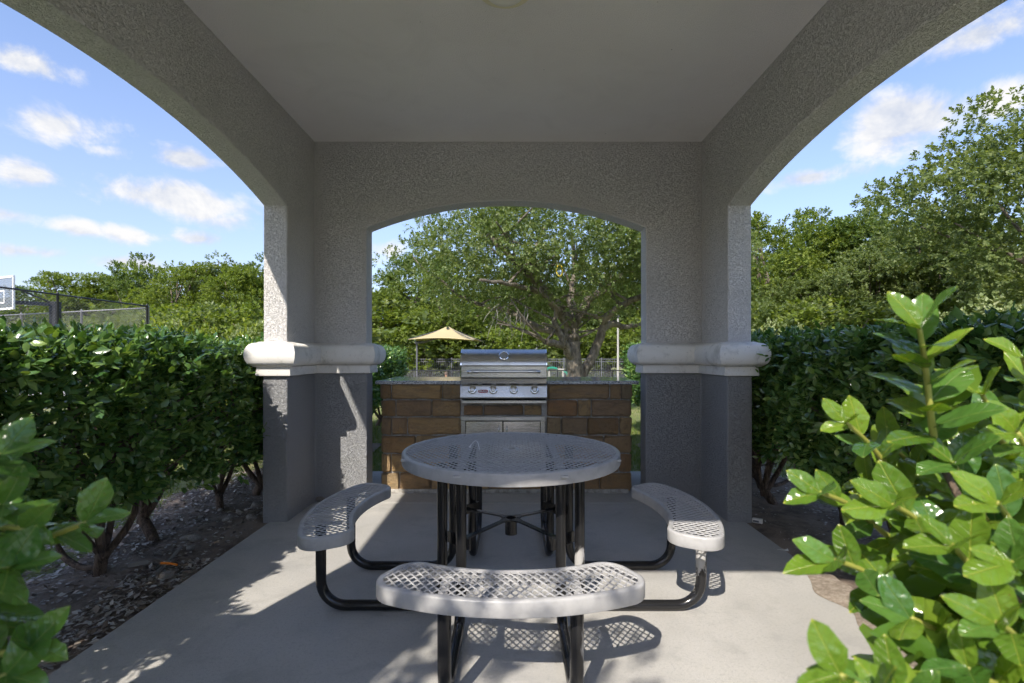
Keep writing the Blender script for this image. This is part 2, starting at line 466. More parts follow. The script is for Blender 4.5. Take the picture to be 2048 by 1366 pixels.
def m_bark(name, a, b, sc=14):
    t = NT(name)
    v = t.vec((1, 1, 0.35))
    n = t.noise(sc, 5, 0.65, 0.8, v)
    c = t.mix(t.rng(n, 0.35, 0.65), a, b)
    c = t.mix(t.rng(t.noise(2.5, 3), 0.5, 0.7, 0, 0.5), c, tuple(x * 1.5 for x in b))
    return t.done(c, 0.9, t.bump(n, 0.03, 0.9))
M['bark_oak'] = m_bark('oak_bark', (0.075, 0.06, 0.045), (0.20, 0.175, 0.14))
M['bark'] = m_bark('grey_bark', (0.07, 0.055, 0.04), (0.18, 0.15, 0.115))
M['bark_holly'] = m_bark('holly_bark', (0.055, 0.038, 0.028), (0.17, 0.12, 0.085), 40)
M['deadwood'] = NT('dead_twigs').done((0.24, 0.225, 0.195), 0.85)

t = NT('grey_plastic_coating')
n = t.noise(18, 4, 0.6)
c = t.mix(t.rng(n, 0.4, 0.7), (0.43, 0.425, 0.425), (0.36, 0.355, 0.36))
M['coat'] = t.done(c, t.rng(t.noise(9, 3), 0.3, 0.7, 0.28, 0.42), None)
t = NT('black_enamel')
M['enamel'] = t.done((0.012, 0.012, 0.013), t.rng(t.noise(30, 3), 0.3, 0.7, 0.14, 0.26), None, 0.0)
t = NT('worn_enamel')
w = t.rng(t.noise(9, 4, 0.6, 0.6, t.vec((1, 1, 0.4))), 0.52, 0.58)
sp = t.n.new('ShaderNodeSeparateXYZ'); t.lk(t.tc.outputs['Object'], sp.inputs[0])
zone = t.math('MULTIPLY', t.rng(sp.outputs[2], 0.30, 0.34, 1, 0), t.rng(sp.outputs[2], 0.08, 0.12, 0, 1))
M['enamel_worn'] = t.done(t.mix(t.math('MULTIPLY', w, zone), (0.013, 0.013, 0.014), (0.42, 0.41, 0.40)), t.math('ADD', t.math('MULTIPLY', t.math('MULTIPLY', w, zone), 0.35), 0.2))

def m_steel(name, base, rough, stretch=(0.6, 60, 60)):
    t = NT(name)
    n = t.noise(9, 3, 0.6, 0, t.vec(stretch))
    sm = t.noise(2.2, 3, 0.55, 0.8)
    c = t.mix(t.rng(sm, 0.45, 0.7, 0, 0.3), base, tuple(x * 0.6 for x in base))
    return t.done(c, t.math('ADD', t.rng(n, 0.3, 0.7, rough - 0.05, rough + 0.08), t.rng(sm, 0.4, 0.7, 0, 0.08)), t.bump(n, 0.0003, 0.2), 1.0)
M['steel'] = m_steel('brushed_steel', (0.60, 0.59, 0.58), 0.27)
M['steel_door'] = m_steel('smudged_steel', (0.66, 0.64, 0.62), 0.22)
M['chrome'] = NT('chrome').done((0.75, 0.75, 0.75), 0.1, None, 1.0)
M['dial'] = NT('dial_face').done((0.45, 0.45, 0.45), 0.5, None, 0.5)
M['black'] = NT('black_gap').done((0.01, 0.01, 0.01), 0.6)
M['red'] = NT('red_badge').done((0.35, 0.02, 0.025), 0.35)
M['white'] = NT('white_print').done((0.8, 0.8, 0.8), 0.5)
t = NT('granite')
v1 = t.voro(140, v=t.vec((1, 1, 1)), out='Color')
bwn = t.n.new('ShaderNodeRGBToBW'); t.lk(v1, bwn.inputs[0])
c = t.ramp(bwn.outputs[0], [(0.15, (0.06, 0.065, 0.08)), (0.4, (0.32, 0.345, 0.38)), (0.75, (0.58, 0.60, 0.64))])
M['granite'] = t.done(c, 0.09, None, 0, **{'Specular IOR Level': 0.7})
t = NT('mortar')
M['mortar'] = t.done(t.mix(t.rng(t.noise(14, 5, 0.7), 0.35, 0.65), (0.26, 0.24, 0.21), (0.50, 0.48, 0.45)), 0.95, t.bump(t.noise(90, 4, 0.7), 0.01, 0.8))
t = NT('sandstone')
r = t.oi()
c = t.ramp(r, [(0.0, (0.297, 0.188, 0.095)), (0.2, (0.486, 0.300, 0.137)), (0.4, (0.365, 0.250, 0.158)), (0.6, (0.567, 0.375, 0.179)), (0.8, (0.378, 0.294, 0.184)), (1.0, (0.446, 0.237, 0.105))])
g = t.tc.outputs['Object']
off = t.n.new('ShaderNodeVectorMath'); off.operation = 'ADD'; t.lk(g, off.inputs[0])
cb = t.n.new('ShaderNodeCombineXYZ'); t.lk(t.math('MULTIPLY', r, 37.0), cb.inputs[0]); t.lk(t.math('MULTIPLY', r, 91.0), cb.inputs[1]); t.lk(cb.outputs[0], off.inputs[1])
n = t.noise(2.6, 6, 0.65, 0.6, off.outputs[0])
c = t.mix(t.rng(n, 0.42, 0.72, 0, 0.75), c, (0.26, 0.185, 0.12))
c = t.mix(t.rng(t.noise(1.7, 4, 0.6, 0.5, off.outputs[0]), 0.54, 0.75, 0, 0.6), c, (0.56, 0.34, 0.12))
c = t.mix(t.rng(t.noise(5, 6, 0.75, 0, off.outputs[0]), 0.58, 0.75, 0, 0.35), c, (0.46, 0.42, 0.36))
M['stone'] = t.done(c, 0.8, t.bump(t.noise(7, 6, 0.75, 0, off.outputs[0]), 0.06, 0.9))
M['rock'] = (lambda t: t.done(t.mix(t.rng(t.noise(20, 4), 0.35, 0.65), (0.16, 0.14, 0.12), (0.34, 0.31, 0.27)), 0.9, t.bump(t.noise(50, 4), 0.006, 0.7)))(NT('field_stone'))
M['cream'] = NT('cream_plastic').done((0.80, 0.74, 0.52), 0.4)
M['lens'] = NT('frosted_lens').done((0.86, 0.83, 0.76), 0.35)
t = NT('shade_cloth')
M['cloth'] = t.done((0.44, 0.36, 0.19), 0.8, t.bump(t.noise(25, 3), 0.01, 0.3))
M['galv'] = NT('galvanised').done((0.22, 0.22, 0.23), 0.5, None, 0.4)
M['blackmetal'] = NT('black_powder_coat').done((0.022, 0.023, 0.028), 0.4)
M['greymetal'] = NT('grey_post_paint').done((0.10, 0.105, 0.12), 0.45)
M['whitepaint'] = NT('white_paint').done((0.78, 0.78, 0.76), 0.5)
M['tanpaint'] = NT('tan_pole_paint').done((0.34, 0.33, 0.30), 0.5)
M['greenplastic'] = NT('green_plastic').done((0.02, 0.22, 0.15), 0.4)
M['skin'] = NT('skin').done((0.55, 0.30, 0.20), 0.55)
M['hair'] = NT('brown_hair').done((0.10, 0.06, 0.035), 0.6)
M['salmon'] = NT('salmon_shirt').done((0.62, 0.22, 0.15), 0.8)
M['orange'] = NT('orange_plastic').done((0.75, 0.22, 0.02), 0.4)
M['yellow'] = NT('yellow_plastic').done((0.75, 0.55, 0.02), 0.4)
M['paper'] = NT('printed_card').done((0.62, 0.60, 0.56), 0.6)
M['shingle'] = (lambda t: t.done(t.mix(t.noise(12, 4), (0.10, 0.09, 0.08), (0.22, 0.20, 0.18)), 0.95, t.bump(t.noise(80, 2), 0.01, 0.6)))(NT('roof_shingle'))
t = NT('acrylic')
t.done((0.75, 0.80, 0.85), 0.05); t.b.inputs['Transmission Weight'].default_value = 0.0
tp = t.n.new('ShaderNodeBsdfTransparent'); tp.inputs[0].default_value = (0.50, 0.55, 0.62, 1)
mx = t.n.new('ShaderNodeMixShader'); mx.inputs[0].default_value = 0.18
t.lk(tp.outputs[0], mx.inputs[1]); t.lk(t.b.outputs[0], mx.inputs[2]); t.lk(mx.outputs[0], t.out.inputs[0])
M['acrylic'] = t.m
# ================================================================== GROUND
def axis(lo, hi, fine_lo, fine_hi, step, grow=1.35):
    a = list(np.arange(fine_lo, fine_hi + 1e-6, step))
    d = step
    while a[-1] < hi: d *= grow; a.append(min(a[-1] + d, hi))
    d = step
    while a[0] > lo: d *= grow; a.insert(0, max(a[0] - d, lo))
    return np.array(a)
gx = axis(-600, 600, -14, 14, 0.8); gy = axis(-300, 900, -4, 40, 0.8)
GX, GY = np.meshgrid(gx, gy)
GZ = np.vectorize(lambda y: gz(y))(GY) + 0.012 * np.sin(GX * 1.3) * np.sin(GY * 1.1)
nx, ny = len(gx), len(gy)
ii = (np.arange(ny - 1)[:, None] * nx + np.arange(nx - 1)[None, :]).ravel()
o = link('ground', np_mesh('ground', np.stack([GX.ravel(), GY.ravel(), GZ.ravel()], 1), np.stack([ii, ii + 1, ii + nx + 1, ii + nx], 1), True), M['lawn'])
tag(o, 'lawn of sunlit patchy grass stretching past the shelter', 'lawn', kind='structure')

def soil_z(x, y):
    return -0.012 + 0.016 * math.sin(x * 5.1 + 1.3 * y) * math.sin(y * 3.7) + 0.010 * math.sin(x * 11 + 2) * math.sin(y * 9.3 + x)
def soil_bed(x_in, x_out, name, label):
    n, m = 26, 130
    V = []
    for j in range(m + 1):
        y = -2.2 + j * (9.6 / m)
        for i in range(n + 1):
            t_ = i / n
            xo = x_out + 0.16 * math.sin(y * 2.3) + 0.08 * math.sin(y * 6.1 + 1)
            x = x_in + (xo - x_in) * t_
            z = soil_z(x, y) - 0.055 * max(0, (t_ - 0.8) / 0.2)
            if i == 0: z -= 0.012
            if i <= 1 and abs(y - 4.2) < 0.6: z = min(z, -0.01)
            V.append((x, y, z))
    ii = (np.arange(m)[:, None] * (n + 1) + np.arange(n)[None, :]).ravel()
    o = link(name, np_mesh(name, V, np.stack([ii, ii + 1, ii + n + 2, ii + n + 1], 1), True), M['soil'])
    return tag(o, label, 'soil bed', kind='structure')
soil_bed(-1.828, -3.05, 'soil_bed_left', 'dark soil bed with leaf litter under the hedge beside the court')
soil_bed(1.828, 3.05, 'soil_bed_right', 'dark soil bed under the hedge on the sunlit slab side')

mb = MB()
foot = [(-1.83, 0.30), (-0.70, 0.30), (-0.70, -2.30), (0.70, -2.30), (0.70, 0.30), (1.83, 0.30), (1.83, 4.40), (-1.83, 4.40)]
mb.prism(foot, lambda u, v, t_: (u, v, t_), -0.12, 0.0)
mb.prism([(-1.83, 4.412), (1.83, 4.412), (1.83, 5.60), (-1.83, 5.60)], lambda u, v, t_: (u, v, t_), -0.12, -0.002)
o = mb.build('pavement', M['concrete'], bevel=0.012)
tag(o, 'worn grey concrete slab under the picnic shelter', 'slab', kind='structure')

V = []; nI, nJ = 10, 44
for j in range(nJ + 1):
    y = 1.35 + j * 1.75 / nJ; edge = 0.23 * math.sin(math.pi * j / nJ) ** .6 * (1 + .25 * math.sin(y * 7) + .12 * math.sin(y * 19))
    for i in range(nI + 1):
        u = i / nI; x = 1.87 - edge * u
        V.append((x, y, 0.002 + 0.030 * (1 - u) ** .7 * math.sin(math.pi * j / nJ) ** .5 + 0.006 * math.sin(x * 60) * math.sin(y * 47) * (1 - u)))
ii = (np.arange(nJ)[:, None] * (nI + 1) + np.arange(nI)[None, :]).ravel()
tag(link('soil_spill', np_mesh('soil_spill', V, np.stack([ii, ii + 1, ii + nI + 2, ii + nI + 1], 1), True), M['sand']), 'sandy soil washed over the slab edge by the sunlit holly bush', 'soil', kind='structure')
mb = MB(); mb.prism([(-9, -9.0), (9, -9.0), (9, -2.312), (-9, -2.312)], lambda u, v, t_: (u, v, t_), -0.12, -0.004)  # unseen paving added in front so sunlight bounces up to the ceiling
tag(mb.build('bounce_walkway', M['concrete'], bevel=0.012), 'unseen pale concrete walk added to bounce sunlight onto the shelter ceiling', 'bounce_walkway', kind='structure')

# ================================================================== SHELTER
XI, XO = 1.69, 1.875          # inner / outer face of the side walls
YB, YBO = 4.45, 4.63          # back wall inner / outer
YF, YFO = 0.51, 0.33          # front wall inner / outer
JX0, JX1 = -1.235, 1.205      # jambs of the back and front arches
PY0, PY1 = 1.05, 3.91         # jambs of the side arches
ZB, ZC = 1.372, 3.14          # top of moulding, ceiling
shelter = thing('picnic_shelter', 'grey stucco picnic shelter with arched openings and white moulding on its piers', 'shelter', (0, 2.48, 0))
def arc_pts(a, b, zs, rise, n=28):
    h = (b - a) / 2; rad = (h * h + rise * rise) / (2 * rise); cx = (a + b) / 2; cz = zs + rise - rad
    out = []
    for k in range(n + 1):
        u = a + (b - a) * k / n
        out.append((u, cz + math.sqrt(max(rad * rad - (u - cx) ** 2, 0))))
    return out
def wall_outline(a0, a1, j0, j1, zs, rise):
    return [(a0, ZB), (j0, ZB)] + arc_pts(j0, j1, zs, rise) + [(j1, ZB), (a1, ZB), (a1, ZC + 0.06), (a0, ZC + 0.06)]
def clean(pl):
    out = []
    for p in pl:
        if not out or (abs(p[0] - out[-1][0]) + abs(p[1] - out[-1][1])) > 1e-6: out.append(p)
    return out
pl = clean(wall_outline(-XO, XO, JX0, JX1, 2.39, 0.235))
MB().prism(pl, lambda u, v, t_: (u, t_, v), YB, YBO).build('back_wall', M['stucco_h'], shelter, world=True, bevel=0.010)
MB().prism(pl, lambda u, v, t_: (u, t_, v), YFO, YF).build('front_wall', M['stucco_h'], shelter, world=True, bevel=0.010)
pl = clean(wall_outline(YF - 0.002, YB + 0.002, PY0, PY1, 2.425, 0.205))
MB().prism(pl, lambda u, v, t_: (t_, u, v), -XO + 0.002, -XI).build('side_wall', M['stucco_s'], shelter, world=True, bevel=0.010)
MB().prism(pl, lambda u, v, t_: (t_, u, v), XI, XO - 0.002).build('side_wall', M['stucco_s'], shelter, world=True, bevel=0.010)

def offset_poly(poly, d):
    n = len(poly); out = []
    area = sum(poly[i][0] * poly[(i + 1) % n][1] - poly[(i + 1) % n][0] * poly[i][1] for i in range(n))
    sg = 1 if area > 0 else -1
    for i in range(n):
        p0 = Vector(poly[i - 1]); p1 = Vector(poly[i]); p2 = Vector(poly[(i + 1) % n])
        e1 = (p1 - p0).normalized(); e2 = (p2 - p1).normalized()
        n1 = Vector((e1.y, -e1.x)) * sg; n2 = Vector((e2.y, -e2.x)) * sg
        mtr = (n1 + n2) / (1 + n1.dot(n2))
        out.append((p1.x + mtr.x * d, p1.y + mtr.y * d))
    return out
def loft(poly, prof):
    """prof: (offset, z) from bottom to top"""
    m = MB(); n = len(poly); rings = []
    for (d, z) in prof: rings.append([(x, y, z) for (x, y) in offset_poly(poly, d)])
    vs = [v for r_ in rings for v in r_]; fs = []
    for i in range(len(prof) - 1):
        for k in range(n): fs.append((i * n + k, i * n + (k + 1) % n, (i + 1) * n + (k + 1) % n, (i + 1) * n + k))
    fs.append(tuple(range(n - 1, -1, -1))); fs.append(tuple((len(prof) - 1) * n + k for k in range(n)))
    return m.add(vs, fs)
def lpoly(sx, back):
    j = JX0 if sx < 0 else JX1
    yi, yo, yp = (YB, YBO, PY1) if back else (YF, YFO, PY0)
    return [(sx * XI, yi), (sx * XI, yp), (sx * XO, yp), (sx * XO, yo), (j, yo), (j, yi)]
tor = [(0.004, 1.118), (0.036, 1.120), (0.040, 1.128), (0.034, 1.180), (0.036, 1.188), (0.058, 1.190)]
for k in range(0, 13):
    a = -math.pi / 2 + math.pi * k / 12
    tor.append((0.046 + 0.054 * math.cos(a), 1.282 + 0.088 * math.sin(a)))
tor += [(0.030, 1.374), (0.020, 1.380), (-0.01, 1.381)]
for back in (True, False):
    for sx in (-1, 1):
        lp = lpoly(sx, back)
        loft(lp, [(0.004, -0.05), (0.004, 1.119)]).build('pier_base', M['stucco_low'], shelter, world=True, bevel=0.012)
        loft(lp, tor).build('moulding_band', M['moulding'], shelter, smooth=True, sharp=50, world=True)
MB().box(-XI - 0.01, XI + 0.01, YF - 0.01, YB + 0.01, ZC, ZC + 0.03).build('ceiling', M['ceiling'], shelter, world=True)
# hip roof with eaves
EX, EY0, EY1, EZ = 2.27, -0.07, 5.03, 3.02
mb = MB()
mb.add([(-EX, EY0, EZ), (EX, EY0, EZ), (EX, EY1, EZ), (-EX, EY1, EZ), (-XO - .003, YFO - .003, EZ), (XO + .003, YFO - .003, EZ), (XO + .003, YBO + .003, EZ), (-XO - .003, YBO + .003, EZ)],
       [(0, 1, 5, 4), (1, 2, 6, 5), (2, 3, 7, 6), (3, 0, 4, 7)])
mb.build('soffit', M['ceiling'], shelter, world=True)
mb = MB()
for (x0, x1, y0, y1) in ((-EX - .02, EX + .02, EY0 - .02, EY0), (-EX - .02, EX + .02, EY1, EY1 + .02), (-EX - .02, -EX, EY0, EY1), (EX, EX + .02, EY0, EY1)):
    mb.box(x0, x1, y0, y1, EZ - 0.012, EZ + 0.17)
mb.build('fascia', M['moulding'], shelter, world=True)
roof = None
c0 = Vector((0, 2.0, 4.05)); c1 = Vector((0, 2.96, 4.05))
cor = [Vector((-EX - .04, EY0 - .04, EZ + .15)), Vector((EX + .04, EY0 - .04, EZ + .15)), Vector((EX + .04, EY1 + .04, EZ + .15)), Vector((-EX - .04, EY1 + .04, EZ + .15))]
mb = MB(); NR = 22
for (a, b, ra, rb) in ((cor[0], cor[1], c0, c0), (cor[1], cor[2], c0, c1), (cor[2], cor[3], c1, c1), (cor[3], cor[0], c1, c0)):
    for k in range(NR):
        t0, t1 = k / NR, (k + 1.12) / NR
        t1 = min(t1, 1.0)
        lift = Vector((0, 0, 0.012))
        mb.add([a.lerp(ra, t0) + lift, b.lerp(rb, t0) + lift, b.lerp(rb, t1), a.lerp(ra, t1), a.lerp(ra, t0), b.lerp(rb, t0)], [(0, 1, 2, 3), (4, 5, 1, 0)])
mb.build('roof', M['shingle'], shelter, world=True)

# ceiling light
lt = thing('ceiling_light', 'round cream dome light with frosted lens on the shelter ceiling', 'ceiling light', (0.0, 2.52, ZC))
MB().lathe([(0.05, -0.001), (0.120, -0.001), (0.138, -0.012), (0.145, -0.035), (0.140, -0.05), (0.115, -0.056), (0.108, -0.052), (0.05, -0.05)], n=48).build('trim_ring', M['cream'], lt, smooth=True, sharp=45)
MB().lathe([(0.107, -0.050), (0.104, -0.060), (0.090, -0.074), (0.060, -0.085), (0.025, -0.089), (0.004, -0.09)], n=48).build('lens', M['lens'], lt, smooth=True, sharp=60)

# ================================================================== PICNIC TABLE
TX, TY, TZ, SZ = 0.03, 2.80, 0.765, 0.452
table = thing('picnic_table', 'round grey mesh picnic table with curved benches on black tube legs', 'picnic table', (TX, TY, 0))
LW, SW = 0.0172, 0.0258
ring_out = np.array([(LW, 0), (LW / 2, SW / 2), (0, SW), (-LW / 2, SW / 2), (-LW, 0), (-LW / 2, -SW / 2), (0, -SW), (LW / 2, -SW / 2)])
ring_in = np.array([(.0130, 0), (.0078, .0092), (0, .0192), (-.0078, .0092), (-.0130, 0), (-.0078, -.0092), (0, -.0192), (.0078, -.0092)])
def expanded(name, x0, x1, y0, y1, sdf_fix, keep):
    """expanded-metal sheet: sdf_fix moves points back inside the outline"""
    cs = []
    for a in range(int((y1 - y0) / SW) + 2):
        yy = y0 + a * SW
        xs = np.arange(x0 + (LW if a % 2 else 0), x1 + LW, 2 * LW)
        cs.append(np.stack([xs, np.full(len(xs), yy)], 1))
    cs = np.concatenate(cs)
    cs = cs[keep(cs)]
    n = len(cs)
    po = (cs[:, None, :] + ring_out[None]); pi_ = (cs[:, None, :] + ring_in[None])
    po = sdf_fix(po.reshape(-1, 2)).reshape(n, 8, 2); pi_ = sdf_fix(pi_.reshape(-1, 2)).reshape(n, 8, 2)
    V = np.zeros((n, 24, 3))
    V[:, 0:8, :2] = po; V[:, 8:16, :2] = pi_; V[:, 16:24, :2] = pi_
    V[:, 0:8, 2] = 0.0; V[:, 8:16, 2] = -0.0010; V[:, 16:24, 2] = -0.0036
    k = np.arange(8); k2 = (k + 1) % 8
    f1 = np.stack([k, k2, 8 + k2, 8 + k], 1); f2 = np.stack([8 + k, 8 + k2, 16 + k2, 16 + k], 1)
    f = np.concatenate([f1, f2])
    F = (f[None] + (np.arange(n) * 24)[:, None, None]).reshape(-1, 4)
    # underside
    Vb = np.zeros((n, 8, 3)); Vb[:, :, :2] = po; Vb[:, :, 2] = -0.0042
    base = n * 24
    f3 = np.stack([16 + k2, 16 + k], 1)
    Fb = np.concatenate([(f3[None] + (np.arange(n) * 24)[:, None, None]), (np.stack([k, k2], 1)[None] + (base + np.arange(n) * 8)[:, None, None])], 2).reshape(-1, 4)
    return np_mesh(name, np.concatenate([V.reshape(-1, 3), Vb.reshape(-1, 3)]), np.concatenate([F, Fb]), True)
def sweep_rim(name, outline_fn, prof):
    """outline_fn(inset) -> list of 2D points"""
    rings = [[(x, y, z) for (x, y) in outline_fn(d)] for (d, z) in prof]
    n = len(rings[0]); m = len(prof)
    vs = [v for r_ in rings for v in r_]; fs = []
    for i in range(m):
        j = (i + 1) % m
        for k in range(n): fs.append((i * n + k, i * n + (k + 1) % n, j * n + (k + 1) % n, j * n + k))
    return MB().add(vs, fs).mesh(name, True, sharp=50)
RIM = [(0.024, -0.006), (0.024, 0.002), (0.020, 0.0035), (0.012, 0.0038), (0.005, 0.0022), (0.0015, -0.001), (0.0, -0.006), (0.0, -0.053), (0.002, -0.057), (0.007, -0.057), (0.009, -0.053), (0.009, -0.010)]
TR = 0.588
def disc_out(d, n=120): return [((TR - d) * math.cos(2 * math.pi * k / n), (TR - d) * math.sin(2 * math.pi * k / n)) for k in range(n)]
def disc_fix(p):
    r_ = np.linalg.norm(p, axis=1); s = np.where(r_ > TR - 0.010, (TR - 0.010) / np.maximum(r_, 1e-6), 1.0); return p * s[:, None]
def disc_keep(c): r_ = np.linalg.norm(c, axis=1); return (r_ < TR - 0.006) & (r_ > 0.030)
top = link('table_top', sweep_rim('table_rim', disc_out, RIM), M['coat'], table, loc=(0, 0, TZ))
o = link('mesh_sheet', expanded('table_mesh', -TR, TR, -TR, TR, disc_fix, disc_keep), M['coat'], top); o['kind'] = 'stuff'
mb = MB(); mb.lathe([(0.024, 0.003), (0.036, 0.004), (0.046, 0.001), (0.046, -0.008), (0.024, -0.008), (0.024, 0.003)], n=32)
mb.f = mb.f[:-2]
mb.build('umbrella_ring', M['coat'], top, smooth=True)
for q in (-0.24, 0.24):
    MB().box(-0.55, 0.55, q - 0.016, q + 0.016, -0.016, -0.0072).build('support_bar', M['coat'], top)
    MB().box(q - 0.016, q + 0.016, -0.55, 0.55, -0.026, -0.0165).build('support_bar', M['coat'], top)
# benches: rounded strip around the table
RM, HB, HS, CR_ = 0.955, 0.128, 0.492, 0.095
def b_out(d, n=10, m=26):
    hs, hb, cr = HS - d, HB - d, max(CR_ - d, 0.01); pts = []
    for (cx, cy, a0) in ((hs - cr, hb - cr, 0), (-(hs - cr), hb - cr, 90), (-(hs - cr), -(hb - cr), 180), (hs - cr, -(hb - cr), 270)):
        for k in range(n + 1):
            a = R(a0 + 90 * k / n); pts.append((cx + cr * math.cos(a), cy + cr * math.sin(a)))
        if a0 in (0, 180):
            e = pts[-1]; s_ = -1 if a0 == 0 else 1
            for k in range(1, m): pts.append((e[0] + s_ * 2 * (hs - cr) * k / m, e[1]))
    return [polar(s_, r_) for (s_, r_) in pts]
def polar(s_, r_):
    a = s_ / RM; rr = RM + r_
    return (rr * math.sin(a), -rr * math.cos(a))
def b_fix(p):
    rr = np.hypot(p[:, 0], p[:, 1]); a = np.arctan2(p[:, 0], -p[:, 1])
    s_ = a * RM; r_ = rr - RM; mg = 0.010
    hs, hb, cr = HS - mg, HB - mg, CR_ - mg
    qx = np.abs(s_) - (hs - cr); qy = np.abs(r_) - (hb - cr)
    ox = np.maximum(qx, 0); oy = np.maximum(qy, 0); ln = np.hypot(ox, oy)
    sc = np.where(ln > cr, cr / np.maximum(ln, 1e-9), 1.0)
    s2 = np.sign(s_) * np.where(qx > 0, (hs - cr) + ox * sc, np.abs(s_)); r2 = np.sign(r_) * np.where(qy > 0, (hb - cr) + oy * sc, np.abs(r_))
    a2 = s2 / RM; R2 = RM + r2
    return np.stack([R2 * np.sin(a2), -R2 * np.cos(a2)], 1)
def b_keep(c):
    rr = np.hypot(c[:, 0], c[:, 1]); a = np.arctan2(c[:, 0], -c[:, 1]); s_ = np.abs(a * RM); r_ = np.abs(rr - RM); mg = 0.006
    hs, hb, cr = HS - mg, HB - mg, CR_ - mg
    qx = np.maximum(s_ - (hs - cr), 0); qy = np.maximum(r_ - (hb - cr), 0)
    return np.hypot(qx, qy) < cr
bench_rim = sweep_rim('seat_rim', b_out, RIM); bench_rim.materials.append(M['coat'])
bench_mesh = expanded('seat_mesh', -0.62, 0.62, -1.14, -0.60, b_fix, b_keep); bench_mesh.materials.append(M['coat'])
bar_me = MB().box(-0.016, 0.016, -1.05, -0.85, -0.016, -0.0072).mesh('seat_bar'); bar_me.materials.append(M['coat'])
def leg_path(q, n=9):
    r0, r1, bend, zf = 0.955, 0.345, 0.125, 0.026
    pts = [(q, -r0, SZ - 0.018), (q, -r0, 0.25)]
    for k in range(n + 1):
        a = math.pi / 2 * k / n
        pts.append((q, -(r0 - bend + bend * math.cos(a)), zf + bend - bend * math.sin(a)))
    for k in range(n + 1):
        a = math.pi / 2 * k / n
        pts.append((q, -(r1 + bend - bend * math.sin(a)), zf + bend - bend * math.cos(a)))
    pts += [(q, -r1, 0.4), (q, -r1, TZ - 0.028)]
    return pts
legs = {}
for q in (-0.24, 0.24):
    legs[q] = MB().tube(leg_path(q), 0.0255, 16).mesh('leg_tube', True, sharp=60)
    legs[q].materials.append(M['enamel'])
for k in range(4):
    a = k * math.pi / 2
    s_ = link('seat', bench_rim, None, table, loc=(0, 0, SZ)); s_.rotation_euler = (0, 0, a)
    o = link('mesh_sheet', bench_mesh, None, s_); o['kind'] = 'stuff'
    for q in (-0.24, 0.24): link('support_bar', bar_me, None, s_, loc=(q, 0, 0))
    for q in (-0.24, 0.24):
        me = legs[q]
        if (k == 0 and q > 0) or (k == 1 and q < 0):
            me = me.copy(); me.materials.clear(); me.materials.append(M['enamel_worn'])
        l = link('leg', me, None, table); l.rotation_euler = (0, 0, a)
# cross brace with umbrella socket and clamp plates
BZ = 0.375
mb = MB()
for k in range(4):
    a = math.pi / 4 + k * math.pi / 2
    d = Vector((math.cos(a), math.sin(a), 0)); n_ = Vector((-d.y, d.x, 0))
    def bar(r0, r1, w0, w1, z0, z1, h=0.004):
        p = [d * r0 + n_ * w0, d * r0 - n_ * w0, d * r1 - n_ * w1, d * r1 + n_ * w1]
        zz = [z0, z0, z1, z1]
        vs = [(q.x, q.y, z - h) for q, z in zip(p, zz)] + [(q.x, q.y, z + h) for q, z in zip(p, zz)]
        mb.add(vs, [(0, 3, 2, 1), (4, 5, 6, 7), (0, 1, 5, 4), (1, 2, 6, 5), (2, 3, 7, 6), (3, 0, 4, 7)])
    bar(0.030, 0.075, 0.034, 0.017, BZ + 0.010, BZ + 0.008)
    bar(0.075, 0.385, 0.017, 0.017, BZ + 0.008, BZ - 0.020)
brace = mb.build('cross_brace', M['enamel'], table, bevel=0.002, seg=1)
mb = MB(); mb.lathe([(0.027, -0.075), (0.033, -0.075), (0.033, 0.014), (0.027, 0.014), (0.027, -0.075)], (0, 0, BZ), 28); mb.f = mb.f[:-2]
mb.build('umbrella_socket', M['enamel'], brace, smooth=True, sharp=40)
for k in range(4):
    a = math.pi / 4 + k * math.pi / 2
    mb = MB().box(0.360, 0.372, -0.085, 0.085, BZ - 0.045, BZ + 0.010)
    mb.lathe([(0.004, 0.004), (0.013, 0.004), (0.013, -0.004), (0.004, -0.006)], (0, 0, 0), 10)
    n8 = 40
    vs = mb.v[8:]; mb.v[8:] = [(0.372 + 0.006 + z, x, BZ - 0.018 + y) for (x, y, z) in vs]
    o = mb.build('clamp_plate', M['enamel_worn'], brace); o.rotation_euler = (0, 0, a)

# little white cable tie left on the table
mb = MB()
pts = spline([P(940, 893, 2.83) * 1, P(948, 889, 2.85), P(955, 892, 2.84), P(959, 903, 2.75)], 6)
pts = [Vector((p.x, 2.80 + (p.y - 2.80) * 1.0, TZ + 0.006 + 0.03 * math.sin(math.pi * i / (len(pts) - 1)))) for i, p in enumerate(pts)]
mb.tube(pts, 0.0022, 6)
mb.box(pts[0].x - 0.006, pts[0].x + 0.006, pts[0].y - 0.006, pts[0].y + 0.006, TZ + 0.0035, TZ + 0.011)
tag(mb.build('cable_tie', M['white'], smooth=False), 'small white bent cable tie lying on the round mesh table top', 'cable tie')

